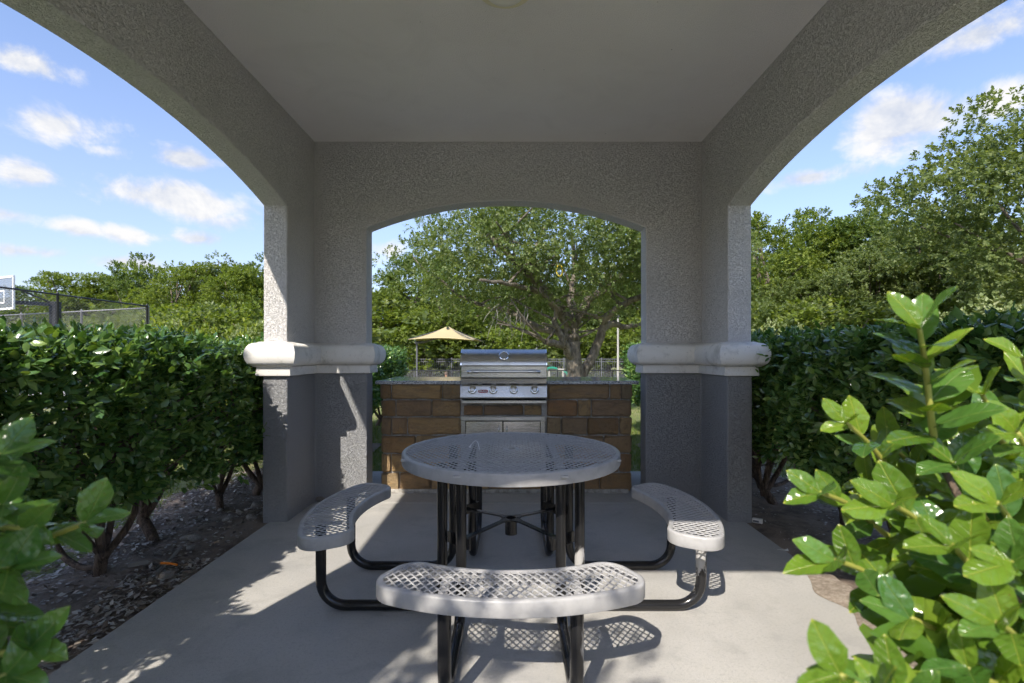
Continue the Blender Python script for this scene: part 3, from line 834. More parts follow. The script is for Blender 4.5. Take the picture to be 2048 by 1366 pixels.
# ================================================================== BARBECUE COUNTER
CY = 4.735                    # stone face
counter = thing('barbecue_counter', 'outdoor kitchen counter of brown stone blocks with granite top', 'counter', (0, CY + 0.3, 0))
def zx(u): return (740 + u / 3.595 - 1024) * CY / FPX + CAMX
def zz(v): return CAMZ - (620 + v / 3.595 - 707) * CY / FPX
SX0, SX1 = zx(82), zx(1878)
core = MB().box(SX0 + 0.012, SX1 - 0.012, CY + 0.014, CY + 0.74, -0.01, 1.004).build('mortar_core', M['mortar'], counter, world=True)
MB().box(SX0 + 0.03, SX1 - 0.03, CY - 0.03, CY + 0.02, -0.004, 0.035).build('footing', M['mortar'], counter, world=True, bevel=0.01)
def stone_mesh(seed):
    r_ = random.Random(seed)
    V = []; nu, nv = 6, 4
    for j in range(nv):
        for i in range(nu):
            u, v = -0.5 + i / (nu - 1), -0.5 + j / (nv - 1)
            eu, ev = i in (0, nu - 1), j in (0, nv - 1)
            d = 0.0
            if eu or ev: d = 0.30
            if eu and ev: d = 0.5; u *= 0.965; v *= 0.92
            # keep the border ring close to the edge so the stone has a crisp rounded arris
            if not eu: u = math.copysign(min(abs(u) * 1.0, 0.47), u) if i not in (1, nu - 2) else math.copysign(0.462, u)
            if not ev: v = math.copysign(0.42, v)
            u += r_.uniform(-.012, .012); v += r_.uniform(-.03, .03)
            V.append((u, -0.5 + d + r_.uniform(-.16, .16), v))
    F = []
    for j in range(nv - 1):
        for i in range(nu - 1): a = j * nu + i; F.append((a, a + 1, a + nu + 1, a + nu))
    loop = [i for i in range(nu)] + [j * nu + nu - 1 for j in range(1, nv)] + [(nv - 1) * nu + i for i in range(nu - 2, -1, -1)] + [j * nu for j in range(nv - 2, 0, -1)]
    b0 = len(V)
    for i in loop: V.append((V[i][0], 0.5, V[i][2]))
    for k in range(len(loop)): k2 = (k + 1) % len(loop); F.append((loop[k], b0 + k, b0 + k2, loop[k2]))
    m_ = MB(); m_.v = V; m_.f = F
    me = m_.mesh('stone', True, sharp=38); me.materials.append(M['stone'])
    return me
STM = [stone_mesh(s) for s in range(7)]
sn = [0]
def stone(x0, x1, z0, z1, face='f', y0=0, y1=0):
    g = 0.0045
    o = link('stone', STM[sn[0] % 7], None, counter); sn[0] += 1
    pr = random.Random(sn[0] * 7 + 3)
    dep = 0.040 + pr.uniform(0, 0.014)
    if face == 'f':
        o.location = Vector(((x0 + x1) / 2, CY + 0.018 + dep / 2 - 0.030 - pr.uniform(0, .006), (z0 + z1) / 2)) - Vector(counter.location)
        o.scale = (x1 - x0 - g * 2, dep, z1 - z0 - g * 2)
        if pr.random() < .5: o.rotation_euler = (0, math.pi, 0)
    else:
        s_ = 1 if face == 'r' else -1
        xx = SX1 - 0.012 if s_ > 0 else SX0 + 0.012
        o.location = Vector((xx, (y0 + y1) / 2, (z0 + z1) / 2)) - Vector(counter.location)
        o.scale = (y1 - y0 - g * 2, dep, z1 - z0 - g * 2); o.rotation_euler = (0, 0, s_ * math.pi / 2)
rows = [(528, 642), (646, 767), (771, 897), (902, 1030), (1034, 1166), (1170, 1300)]
left = [[82, 152, 520, 655], [82, 185, 445, 655], [82, 155, 268, 655], [82, 330, 560, 655], [82, 152, 300, 655], [82, 212, 436, 655]]
right = [[1270, 1725, 1805, 1878], [1270, 1492, 1590, 1878], [1270, 1375, 1562, 1792, 1878], [1270, 1450, 1680, 1878], [1270, 1560, 1790, 1878], [1270, 1400, 1650, 1878]]
for (a, b), L, Rr in zip(rows, left, right):
    for row in (L, Rr):
        for u0, u1 in zip(row[:-1], row[1:]): stone(zx(u0), zx(u1), zz(b), zz(a))
for u0, u1 in ((672, 812), (816, 1102), (1106, 1236)): stone(zx(u0), zx(u1), zz(758), zz(684))
for (a, b) in rows[4:]:
    for u0, u1 in ((655, 860), (860, 1080), (1080, 1270)):
        if a >= 1170: stone(zx(u0), zx(u1), zz(b), zz(a))
for face in ('l', 'r'):
    for i, (a, b) in enumerate(rows):
        cuts = [CY + 0.02, CY + 0.28 + 0.12 * (i % 2), CY + 0.55, CY + 0.74]
        for y0, y1 in zip(cuts[:-1], cuts[1:]): stone(0, 0, zz(b), zz(a), face, y0, y1)
GXL, GXR = -0.437, 0.357      # grill cut-out
for (x0, x1) in ((-1.225, GXL - 0.002), (GXR + 0.002, 1.205)):
    MB().box(x0, x1, CY - 0.045, CY + 0.79, 1.005, 1.038).build('worktop', M['granite'], counter, world=True, bevel=0.010, seg=3)
MB().box(GXL - 0.001, GXR + 0.001, CY + 0.62, CY + 0.79, 1.0052, 1.0378).build('worktop', M['granite'], counter, world=True)

# steel double door
door = thing('access_door', 'double stainless steel access door set in the stone counter under the grill', 'access door', (-0.04, CY, 0.45))
dx0, dx1, dz0, dz1 = -0.437, 0.340, 0.17, 0.706
yf = CY - 0.022
mb = MB()
mb.box(dx0, dx1, yf, CY + 0.03, dz1 - 0.038, dz1); mb.box(dx0, dx1, yf, CY + 0.03, dz0, dz0 + 0.038)
mb.box(dx0, dx0 + 0.04, yf, CY + 0.03, dz0 + 0.0382, dz1 - 0.0382); mb.box(dx1 - 0.04, dx1, yf, CY + 0.03, dz0 + 0.0382, dz1 - 0.0382)
mb.build('frame', M['steel'], door, world=True, bevel=0.003)
MB().box(dx0 + 0.03, dx1 - 0.03, CY - 0.004, CY + 0.0136, dz0 + 0.03, dz1 - 0.03).build('recess', M['black'], door, world=True)
mid = (dx0 + dx1) / 2
for s_ in (-1, 1):
    x0, x1 = (dx0 + 0.045, mid - 0.004) if s_ < 0 else (mid + 0.004, dx1 - 0.045)
    pnl = MB().box(x0, x1, yf - 0.004, CY - 0.006, dz0 + 0.044, dz1 - 0.044).build('door_panel', M['steel_door'], door, world=True, bevel=0.004)
    hx = mid + s_ * 0.037
    pts = spline([(hx, yf - 0.006, 0.62), (hx, yf - 0.034, 0.60), (hx, yf - 0.038, 0.53), (hx, yf - 0.034, 0.46), (hx, yf - 0.006, 0.44)], 5)
    MB().tube(pts, 0.0065, 10).build('handle', M['chrome'], pnl, smooth=True, sharp=60).location = -Vector(door.location) - pnl.location

# ------------------------------------------------------------------ grill
grill = thing('barbecue_grill', 'stainless steel built-in gas grill with closed hood and four knobs', 'grill', (-0.04, 4.9, 1.0))
hx0, hx1 = -0.434, 0.354
def hood_prof(d=0.0):
    pr = [(4.625 + d, 1.066), (4.610 + d, 1.074), (4.607 + d, 1.172), (4.613 + d, 1.182)]
    for k in range(0, 11):
        a = math.pi * 0.5 * k / 10
        pr.append((4.615 + d + 0.165 * (1 - math.cos(a)), 1.184 + (0.146 - d) * math.sin(a)))
    pr += [(4.95, 1.330 - d), (5.10, 1.290 - d), (5.16, 1.15), (5.16, 1.066)]
    return pr
hood = MB().prism(hood_prof(), lambda u, v, t_: (t_, u, v), hx0 + 0.012, hx1 - 0.012).build('hood', M['steel'], grill, world=True, smooth=True, sharp=24)
for (a, b) in ((hx0, hx0 + 0.0118), (hx1 - 0.0118, hx1)):
    MB().prism(hood_prof(-0.004), lambda u, v, t_: (t_, u, v), a, b).build('hood_end', M['chrome'], grill, world=True, smooth=True, sharp=24)
# handle
hz_, hy = 1.128, 4.560
mb = MB(); mb.tube([(-0.345, hy, hz_), (-0.25, hy, hz_), (0.17, hy, hz_), (0.265, hy, hz_)], 0.0105, 14)
hb = mb.build('hood_handle', M['chrome'], grill, world=True, smooth=True, sharp=60)
for s_, x in ((-1, -0.335), (1, 0.255)):
    pts = spline([(x - s_ * 0.075, hy, hz_), (x - s_ * 0.02, hy - 0.001, hz_), (x + s_ * 0.018, hy + 0.012, hz_ - 0.002), (x + s_ * 0.022, hy + 0.048, hz_ - 0.006)], 4)
    o = MB().tube(pts, [0.0150] * 9 + [0.0165] * 4, 14).build('handle_bracket', M['chrome'], grill, world=True, smooth=True, sharp=60)
# round badge on the hood
tcen = Vector((-0.038, 4.648, 1.268)); tn = Vector((0, -0.82, 0.57))
mb = MB(); mb.lathe([(0.046, -0.006), (0.046, 0.008), (0.040, 0.012), (0.034, 0.008), (0.033, 0.004)], n=32)
q = tn.to_track_quat('Z', 'Y').to_matrix()
mb.v = [tuple(tcen + q @ Vector(v)) for v in mb.v]
bz = mb.build('thermometer', M['chrome'], grill, world=True, smooth=True, sharp=40)
mb = MB(); mb.lathe([(0.037, 0.0125), (0.037, 0.0132), (0.002, 0.0135)], n=28); mb.v = [tuple(tcen + q @ Vector(v)) for v in mb.v]
mb.build('thermometer_dial', M['dial'], grill, world=True)
# body lip, control panel, drip tray
MB().prism([(4.60, 1.016), (4.596, 1.046), (4.604, 1.0645), (5.16, 1.0645), (5.16, 1.016)], lambda u, v, t_: (t_, u, v), hx0 + 0.006, hx1 - 0.006).build('fire_box', M['steel'], grill, world=True, bevel=0.003)
mb = MB()
for k in range(6): x = -0.36 + k * 0.125; mb.box(x, x + 0.085, 4.5975, 4.602, 1.0125, 1.0158)
mb.build('vent_slot', M['black'], grill, world=True)
pp = [(4.602, 1.0122), (4.575, 0.999), (4.552, 0.898), (4.560, 0.886), (4.74, 0.886), (4.74, 1.0122)]
panel = MB().prism(pp, lambda u, v, t_: (t_, u, v), hx0 + 0.004, hx1 - 0.004).build('control_panel', M['steel'], grill, world=True, bevel=0.004)
kn = Vector((0, -0.976, 0.218)).normalized()
qk = kn.to_track_quat('Z', 'Y').to_matrix()
def on_panel(x, z): return Vector((x, 4.552 + (z - 0.898) * (0.023 / 0.101), z))
for kx in (305, 590, 870, 1155):
    X = (900 + kx / 6.83 - 1024) * 4.565 / FPX + CAMX
    c_ = on_panel(X, 0.962)
    mb = MB(); mb.lathe([(0.030, 0.0), (0.037, 0.002), (0.038, 0.007), (0.033, 0.012), (0.024, 0.013)], n=28)
    mb.v = [tuple(c_ + qk @ Vector(v)) for v in mb.v]
    kb = mb.build('knob_bezel', M['chrome'], grill, world=True, smooth=True, sharp=40)
    mb = MB(); mb.lathe([(0.023, 0.010), (0.0215, 0.034), (0.019, 0.040), (0.012, 0.042), (0.003, 0.041)], n=24)
    mb.v = [tuple(c_ + qk @ Vector(v)) for v in mb.v]
    mb.box(c_.x - 0.0022, c_.x + 0.0022, c_.y - 0.0445, c_.y - 0.04, c_.z - 0.005, c_.z + 0.022)
    mb.build('knob', M['steel'], grill, world=True, smooth=True, sharp=40)
# badge with its lettering
bc = on_panel((900 + 452 / 6.83 - 1024) * 4.565 / FPX + CAMX, 0.951)
def pill(hw, hh, z0, z1, n=8):
    pts = []
    for k in range(n + 1): a = R(-90 + 180 * k / n); pts.append((hw - hh + hh * math.cos(a), hh * math.sin(a)))
    for k in range(n + 1): a = R(90 + 180 * k / n); pts.append((-hw + hh + hh * math.cos(a), hh * math.sin(a)))
    m_ = MB(); m_.prism(pts, lambda u, v, t_: (u, v, t_), z0, z1)
    qq = kn.to_track_quat('Z', 'Y').to_matrix()
    bx = Vector((1, 0, 0)); by = kn.cross(bx)
    m_.v = [tuple(bc + bx * v[0] + by * v[1] + kn * v[2]) for v in m_.v]
    return m_
bd = pill(0.044, 0.0145, 0.0, 0.003).build('badge', M['red'], grill, world=True)
cu = bpy.data.curves.new('lettering', 'FONT'); cu.body = 'BULL'; cu.size = 0.0255; cu.extrude = 0.0006; cu.align_x = 'CENTER'; cu.align_y = 'CENTER'; cu.space_character = 1.12; cu.offset = 0.0006
to = bpy.data.objects.new('lettering_source', cu); COL.objects.link(to)
bpy.context.view_layer.update()
me = bpy.data.meshes.new_from_object(to.evaluated_get(bpy.context.evaluated_depsgraph_get()))
bpy.data.objects.remove(to); me.name = 'lettering'
bx = Vector((1, 0, 0)); by = kn.cross(bx); by = -by if by.z < 0 else by
for v in me.vertices: c_ = v.co.copy(); v.co = bc + bx * (c_.x + 0.1 * c_.y) * 1.15 + by * c_.y + kn * (0.0038 + c_.z)
me.materials.clear()
link('lettering', me, M['white'], grill, world=True)
MB().box(hx0 + 0.012, hx1 - 0.012, 4.66, 4.74, 0.864, 0.8855).build('tray_gap', M['black'], grill, world=True)
MB().box(hx0 + 0.010, hx1 - 0.010, 4.632, 4.745, 0.836, 0.8635).build('drip_tray', M['steel'], grill, world=True, bevel=0.003)
# ================================================================== LEAF TOOLS
def unit(a): return a / np.maximum(np.linalg.norm(a, axis=1, keepdims=True), 1e-9)
def leaves(Pp, A, N, L, Wd, kind=4):
    """many leaves as arrays: base points, axes, upper sides, lengths, widths"""
    A = unit(A); B = unit(np.cross(N, A)); N = np.cross(A, B)
    L = np.asarray(L)[:, None]; Wd = np.asarray(Wd)[:, None]; n = len(Pp)
    if kind == 4:
        V = np.stack([Pp, Pp + A * L * .5 + B * Wd * .5 + N * Wd * .14, Pp + A * L, Pp + A * L * .5 - B * Wd * .5 + N * Wd * .14], 1)
        f = np.array([[0, 1, 2], [0, 2, 3]])
    else:
        dr = -N * L * 0.10
        V = np.stack([Pp, Pp + A * L * .33 + N * L * .03, Pp + A * L * .7 + N * L * .01, Pp + A * L + dr,
                      Pp + A * L * .28 + B * Wd * .46, Pp + A * L * .68 + B * Wd * .42 + dr * .5,
                      Pp + A * L * .28 - B * Wd * .46, Pp + A * L * .68 - B * Wd * .42 + dr * .5], 1)
        f = np.array([[0, 4, 1], [0, 1, 6], [1, 4, 5], [1, 5, 2], [1, 2, 7], [1, 7, 6], [2, 5, 3], [2, 3, 7]])
    k = V.shape[1]
    F = (f[None] + (np.arange(n) * k)[:, None, None]).reshape(-1, 3)
    return V.reshape(-1, 3), F
def join(parts):
    Vs, Fs, o = [], [], 0
    for v, f in parts: Vs.append(v); Fs.append(f + o); o += len(v)
    return np.concatenate(Vs), np.concatenate(Fs)
def sprays(g, O, D, Ls, per, leaf, kind=8, spread=0.9, droop=0.0, aspect=0.5):
    """leafy twigs: origins O, directions D, lengths Ls"""
    n = len(O); D = unit(D)
    t_ = np.tile(np.linspace(0.2, 1.0, per), n); idx = np.repeat(np.arange(n), per)
    ref = unit(g.normal(size=(n, 3))); U = unit(np.cross(D, ref)); Wv = np.cross(D, U)
    ph = np.tile(np.arange(per) * 2.4, n) + np.repeat(g.uniform(0, 6.28, n), per)
    side = U[idx] * np.cos(ph)[:, None] + Wv[idx] * np.sin(ph)[:, None]
    A = D[idx] * (0.45 + 0.5 * t_)[:, None] + side * (spread * (1.15 - 0.5 * t_))[:, None] + g.normal(size=(n * per, 3)) * 0.18
    A[:, 2] -= droop
    N = D[idx] * 0.6 + np.array([0, 0, 0.9]) + g.normal(size=(n * per, 3)) * 0.35 - side * 0.3
    Pp = O[idx] + D[idx] * (Ls[idx] * t_)[:, None]
    l = leaf * g.uniform(0.7, 1.2, n * per)
    return leaves(Pp, A, N, l, l * aspect * g.uniform(0.85, 1.15, n * per), kind)

# ---------------------------------------------------------------- single holly leaf
def holly_leaf(seed, spines=True):
    r_ = random.Random(seed); nu, nv = 10, 5; V = []
    bend = r_.uniform(0.08, 0.30); cup = r_.uniform(-1.1, 0.5); tw = r_.uniform(-.3, .3); fat = r_.uniform(.24, .29)
    us = [0, .06, .16, .28, .42, .56, .70, .83, .93, 1.0]
    ws = [.05, .34, .68, .90, 1.0, .98, .86, .62, .30, .02]
    sp = {r_.randint(4, 8): r_.choice((0, nv - 1)) for _ in range(3)} if spines else {}
    for i in range(nu):
        u, w = us[i], ws[i] * fat
        for j in range(nv):
            v = -1 + 2 * j / (nv - 1)
            y = v * w * (1.16 if sp.get(i) == j else 1.0)
            z = -bend * u * u * 0.8 + cup * y * y * 1.6 + abs(v) * w * 0.10 + tw * y * u + .02 * math.sin(u * 9 + seed) * abs(v)
            V.append((u, y, z))
    F = [(i * nv + j, (i + 1) * nv + j, (i + 1) * nv + j + 1, i * nv + j + 1) for i in range(nu - 1) for j in range(nv - 1)]
    me = bpy.data.meshes.new('holly_leaf'); me.from_pydata(V, [], F)
    for p in me.polygons: p.use_smooth = True
    me.update(); return me
LEAF_NEW = [holly_leaf(s) for s in range(6)]; LEAF_OLD = [holly_leaf(s + 20) for s in range(6)]; LEAF_HEDGE = [holly_leaf(s + 40, False) for s in range(5)]
for me in LEAF_NEW: me.materials.append(M['fg_leaf'])
for me in LEAF_OLD: me.materials.append(M['fg_leaf_dark'])
for me in LEAF_HEDGE: me.materials.append(M['hedge_leaf_single'])
def put_leaf(me, parent, off, p, A, N, L, wid=1.0):
    A = Vector(A).normalized(); N = Vector(N); B = N.cross(A)
    B = B.normalized() if B.length > 1e-5 else A.orthogonal().normalized()
    N = A.cross(B)
    m = Matrix(((A.x * L, B.x * L * wid, N.x * L, p[0] - off.x), (A.y * L, B.y * L * wid, N.y * L, p[1] - off.y), (A.z * L, B.z * L * wid, N.z * L, p[2] - off.z), (0, 0, 0, 1)))
    o = bpy.data.objects.new('leaf', me); COL.objects.link(o)
    o.parent = parent; o.matrix_basis = m
    return o

# ================================================================== HEDGES
HX, HY, HZ0, HZ1 = 0.50, 0.36, 0.50, 1.42
def hedge_surface(g, n):
    """points and outward directions on a clipped block with a ragged underside"""
    f = g.random(n); Pq = np.zeros((n, 3)); Nq = np.zeros((n, 3))
    a = g.uniform(-1, 1, n); b = g.uniform(-1, 1, n)
    top_ = f < 0.34; s1 = (f >= 0.34) & (f < 0.86); s2 = f >= 0.86
    Pq[top_] = np.stack([a * HX, b * HY, np.full(n, HZ1)], 1)[top_]; Nq[top_] = (0, 0, 1)
    sg = np.where(g.random(n) < .5, -1, 1)
    zz_ = HZ0 + (HZ1 - HZ0) * (b * .5 + .5)
    Pq[s1] = np.stack([sg * HX, a * HY, zz_], 1)[s1]; Nq[s1] = np.stack([sg, 0 * sg, 0 * sg], 1)[s1]
    Pq[s2] = np.stack([a * HX, sg * HY, zz_], 1)[s2]; Nq[s2] = np.stack([0 * sg, sg, 0 * sg], 1)[s2]
    # round the shoulders, taper underneath, uneven clipping
    z = Pq[:, 2]; sh = np.clip((z - (HZ1 - .2)) / .2, 0, 1); lo = np.clip((0.75 - z) / .33, 0, 1)
    Pq[:, 0] *= 1 - .16 * sh ** 2 - .22 * lo ** 2
    Pq[:, 2] -= 0.10 * (np.abs(Pq[:, 0]) / HX) ** 3 * top_
    wav = 0.05 * np.sin(Pq[:, 1] * 9 + Pq[:, 2] * 7) + 0.04 * np.sin(Pq[:, 1] * 17 - Pq[:, 2] * 13 + 1)
    Pq += Nq * wav[:, None]
    return Pq, Nq
def hedge_foliage(seed):
    g = np.random.default_rng(seed)
    n = 620
    Pq, Nq = hedge_surface(g, n)
    D = Nq * 0.7 + np.array([0, 0, .55]) + g.normal(size=(n, 3)) * .55
    Ls = g.uniform(.07, .17, n)
    O = Pq - unit(D) * Ls[:, None] * .8 - Nq * g.exponential(.045, n)[:, None]
    p1 = sprays(g, O, D, Ls, 9, 0.060, 8)
    m_ = 200
    Q, Nn = hedge_surface(g, m_)
    Q = Q - Nn * g.uniform(.10, .28, m_)[:, None]
    p2 = sprays(g, Q, Nn + g.normal(size=(m_, 3)) * .6, np.full(m_, .14), 7, 0.068, 4)
    V, F = join([p1, p2])
    me = np_mesh('hedge_foliage', V, F, True); me.materials.append(M['leaf_hedge'])
    # thin brown twigs showing between the leaves
    return me
def hedge_stems(seed):
    r_ = random.Random(seed); mb = MB()
    nst = r_.randint(5, 8); base_r = r_.uniform(.030, .042)
    fork = r_.uniform(.05, .14)
    lean = Vector((r_.uniform(-.12, .12), r_.uniform(-.1, .1), 0))
    mb.tube(spline([(0, 0, -.06), (lean.x * .4, lean.y * .4, fork * .5), (lean.x, lean.y, fork + .05)], 4), [base_r * 1.35, base_r * 1.2, base_r * 1.1, base_r] + [base_r] * 4 + [base_r * .8], 9)
    for k in range(nst):
        a = 2 * math.pi * k / nst + r_.uniform(-.4, .4); s_ = r_.uniform(.12, .3); h = r_.uniform(.55, .85)
        p0 = Vector((lean.x, lean.y, fork)); p3 = Vector((math.cos(a) * s_ * 1.3, math.sin(a) * s_ * .9, h + .25))
        p1 = p0.lerp(p3, .33) + Vector((r_.uniform(-.05, .05), r_.uniform(-.05, .05), -.03)); p2 = p0.lerp(p3, .66) + Vector((r_.uniform(-.06, .06), r_.uniform(-.06, .06), 0))
        pts = spline([p0, p1, p2, p3], 4); n = len(pts); r0 = base_r * r_.uniform(.45, .75)
        mb.tube(pts, [r0 * (1 - .7 * i / n) for i in range(n)], 7)
        for q in range(3):
            i = r_.randint(4, n - 2); d = Vector((r_.uniform(-1, 1), r_.uniform(-.8, .8), r_.uniform(.1, .9))).normalized()
            e = pts[i] + d * r_.uniform(.15, .32)
            mb.tube([pts[i], pts[i].lerp(e, .5) + Vector((0, 0, r_.uniform(-.03, .03))), e], [r0 * .5, r0 * .4, r0 * .2], 5)
    for q in range(26):       # fine twigs reaching the clipped face
        a = r_.uniform(0, 6.28); p0 = Vector((math.cos(a) * .1, math.sin(a) * .08, r_.uniform(.35, .8))); p1 = Vector((math.copysign(r_.uniform(.3, .47), math.cos(a)), math.sin(a) * .3, p0.z + r_.uniform(.0, .4)))
        mb.tube([p0, p0.lerp(p1, .5) + Vector((r_.uniform(-.04, .04), r_.uniform(-.04, .04), r_.uniform(-.04, .04))), p1], [.007, .005, .0025], 5)
    if r_.random() < .7:      # low crooked side shoot
        a = r_.uniform(0, 6.28); d = Vector((math.cos(a), math.sin(a), 0))
        mb.tube(spline([(0, 0, .05), d * .14 + Vector((0, 0, .03)), d * .3 + Vector((0, 0, .10)), d * .36 + Vector((0, 0, .28))], 4), [.018] * 9 + [.012] * 4, 6)
    me = mb.mesh('hedge_stem', True); me.materials.append(M['bark_holly'])
    return me
HF = [hedge_foliage(s) for s in (1, 2, 3)]; HS_ = [hedge_stems(s) for s in (1, 2, 3, 4)]
hg = np.random.default_rng(77)
def hedge_row(sx, ys, label, group, n_near, own, xc=2.46, top_leaf=70):
    for k, y in enumerate(ys):
        jx = random.uniform(-.03, .03)
        t_ = thing('holly_shrub', own.get(k, label), 'shrub', (sx * xc + jx, y, soil_z(sx * xc, y) - 0.005), 0, group)
        f_ = link('foliage', HF[(k * 2 + (sx > 0)) % 3], None, t_, kind='stuff')
        f_.rotation_euler = (0, 0, math.pi * ((k // 2 + (sx > 0)) % 2)); f_.scale = (1, 1.0 + random.uniform(-.02, .10), (.965 if sx < 0 else 1.0) + random.uniform(-.02, .02))
        s_ = link('stem', HS_[(k + (sx > 0)) % 4], None, t_); s_.rotation_euler = (0, 0, random.uniform(0, 6.28)); s_.location = (-sx * random.uniform(-.04, .12), random.uniform(-.08, .08), 0)
        if k in n_near:
            Pq, Nq = hedge_surface(hg, 900)
            sel = np.where((Pq[:, 0] * -sx > 0.25) | (Nq[:, 2] > .5))[0][:top_leaf]
            for i in sel:
                d = Vector(Nq[i]) * .8 + Vector(hg.normal(size=3)) * .6 + Vector((0, 0, .35))
                Pq[i][2] *= .97 if sx < 0 else 1.0
                p = Vector(Pq[i]) + Vector(Nq[i]) * float(hg.uniform(-.02, .035))
                put_leaf(LEAF_HEDGE[int(hg.integers(5))], t_, Vector((0, 0, 0)), p, d, Vector((0, 0, 1)) + Vector(Nq[i]) * .7 + Vector(hg.normal(size=3)) * .3, float(hg.uniform(.05, .075)), 1.05)
hedge_row(-1, [1.30 + .58 * k for k in range(15)], 'glossy holly shrub of the clipped hedge on the basketball court side of the shelter', 'holly hedge on the court side', (0, 1, 2, 3, 4, 5),
          {3: 'court-side hedge shrub whose stems rise just behind the pale wood offcut', 4: 'court-side hedge shrub with its stem beside the rough stones in the soil', 5: 'court-side hedge shrub growing tight against the pier'})
hedge_row(1, [1.45 + .58 * k for k in range(13)], 'glossy holly shrub of the clipped hedge running past the pier with the white carton', 'holly hedge across from the court', (1, 2, 3, 4, 5),
          {4: 'hedge shrub growing tight against the pier beside the white carton', 3: 'hedge shrub over the soil with the torn paper scraps'})

# ================================================================== FOREGROUND HOLLY SHOOTS
def fg_shrub(name, label, base, shoots, meshes, seed, twigmat, sz):
    r_ = random.Random(seed)
    t_ = thing(name, label, 'shrub', base)
    off = Vector(base)
    mb = MB()
    for (bp, tp, nl, L) in shoots:
        b = P(*bp)
        m_ = off.lerp(b, .5) + Vector((r_.uniform(-.09, .09), r_.uniform(-.08, .06), r_.uniform(-.05, .12)))
        pts = spline([off + Vector((r_.uniform(-.04, .04), r_.uniform(-.04, .04), -.02)), m_, b], 6)
        mb.tube(pts, [.009 * (1 - .65 * i / len(pts)) for i in range(len(pts))], 7)
    mb.build('stem', M['bark_holly'], t_, smooth=True, world=True)
    for (bp, tp, nl, L) in shoots:
        b, e = P(*bp), P(*tp)
        side = (e - b).orthogonal().normalized()
        pts = spline([b, b.lerp(e, .35) + side * r_.uniform(-.008, .008), b.lerp(e, .7) + side * r_.uniform(-.008, .008) + Vector((0, 0, .004)), e], 5)
        n = len(pts)
        br = MB().tube(pts, [sz * (1 - .45 * i / n) for i in range(n)], 8).build('branch', twigmat, t_, smooth=True, world=True)
        br_off = off
        for k in range(nl):
            tt = 0.12 + 0.88 * k / max(nl - 1, 1)
            if k >= nl - 3: tt = 1.0 - 0.012 * (nl - 1 - k)
            i = min(int(tt * (n - 1)), n - 2); p = pts[i].lerp(pts[i + 1], tt * (n - 1) - i)
            ax = (pts[i + 1] - pts[i]).normalized()
            u_ = ax.orthogonal().normalized(); v_ = ax.cross(u_)
            ph = k * 2.4 + r_.uniform(-.3, .3)
            sd = u_ * math.cos(ph) + v_ * math.sin(ph)
            open_ = 0.95 - 0.35 * tt
            A = ax * (0.35 + .45 * tt) + sd * open_ + Vector((r_.uniform(-.12, .12), r_.uniform(-.12, .12), r_.uniform(-.1, .15)))
            N = ax * 0.75 - sd * 0.25 + Vector((0, -.15, .65)) + Vector((r_.uniform(-.2, .2), r_.uniform(-.2, .2), 0))
            lo = put_leaf(meshes[r_.randrange(len(meshes))], br, Vector((0, 0, 0)), p, A, N, L * r_.uniform(.78, 1.12) * (.8 if k == nl - 1 else 1))
    return t_
RS = [((1872, 910, .60), (1838, 655, .56), 17, .062), ((1850, 1020, .70), (1692, 845, .62), 13, .048), ((1840, 1110, .68), (1640, 985, .60), 13, .051),
      ((1880, 1250, .60), (1668, 1120, .54), 13, .052), ((1960, 1170, .60), (1785, 1010, .54), 13, .057), ((2010, 1110, .66), (1905, 925, .58), 13, .057),
      ((2050, 990, .70), (1965, 790, .62), 13, .054), ((2110, 960, .75), (2045, 715, .66), 13, .054), ((2100, 1210, .58), (1995, 1005, .50), 13, .057),
      ((2060, 1270, .55), (1905, 1090, .49), 13, .055), ((1900, 1500, .42), (1680, 1350, .38), 11, .043), ((1930, 1500, .46), (1790, 1375, .41), 11, .040),
      ((1990, 1310, .55), (1820, 1235, .50), 10, .051), ((2120, 1390, .50), (1990, 1245, .44), 13, .052), ((1910, 1010, .78), (1775, 885, .70), 12, .051),
      ((1965, 990, .80), (1870, 830, .74), 12, .051), ((2090, 1430, .50), (1935, 1335, .45), 11, .050), ((1890, 1090, .80), (1735, 965, .72), 12, .051),
      ((2110, 1060, .62), (2035, 865, .57), 13, .055), ((2070, 1240, .70), (1935, 1115, .62), 13, .054), ((2130, 1250, .50), (2025, 1125, .45), 13, .051),
      ((2000, 1180, .72), (1850, 1060, .66), 12, .052), ((2120, 1130, .70), (2000, 930, .66), 13, .052)]
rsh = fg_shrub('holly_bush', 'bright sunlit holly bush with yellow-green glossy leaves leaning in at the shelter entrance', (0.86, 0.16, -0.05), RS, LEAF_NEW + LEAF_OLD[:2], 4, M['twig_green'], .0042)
LS = [((-133, 985, .52), (2, 910, .50), 11, .048), ((-123, 1065, .54), (7, 1010, .50), 10, .050), ((-53, 1125, .55), (172, 1045, .52), 11, .045), ((-103, 1115, .52), (47, 1060, .48), 11, .048),
      ((-133, 1205, .50), (17, 1135, .46), 11, .048), ((-123, 1285, .50), (-18, 1220, .47), 10, .047), ((-83, 1345, .48), (62, 1290, .45), 9, .044), ((-123, 1415, .47), (12, 1350, .44), 10, .045),
      ((-143, 1035, .58), (-43, 950, .56), 10, .048), ((-153, 1265, .56), (-8, 1180, .54), 10, .048), ((-143, 1145, .60), (-28, 1085, .57), 10, .048), ((-123, 1465, .48), (-28, 1375, .46), 9, .045)]
lsh = fg_shrub('holly_bush', 'shaded dark green holly bush leaning in beside the soil bed near the orange pencil', (-0.88, 0.10, -0.05), LS, LEAF_OLD, 9, M['twig_green'], .0042)
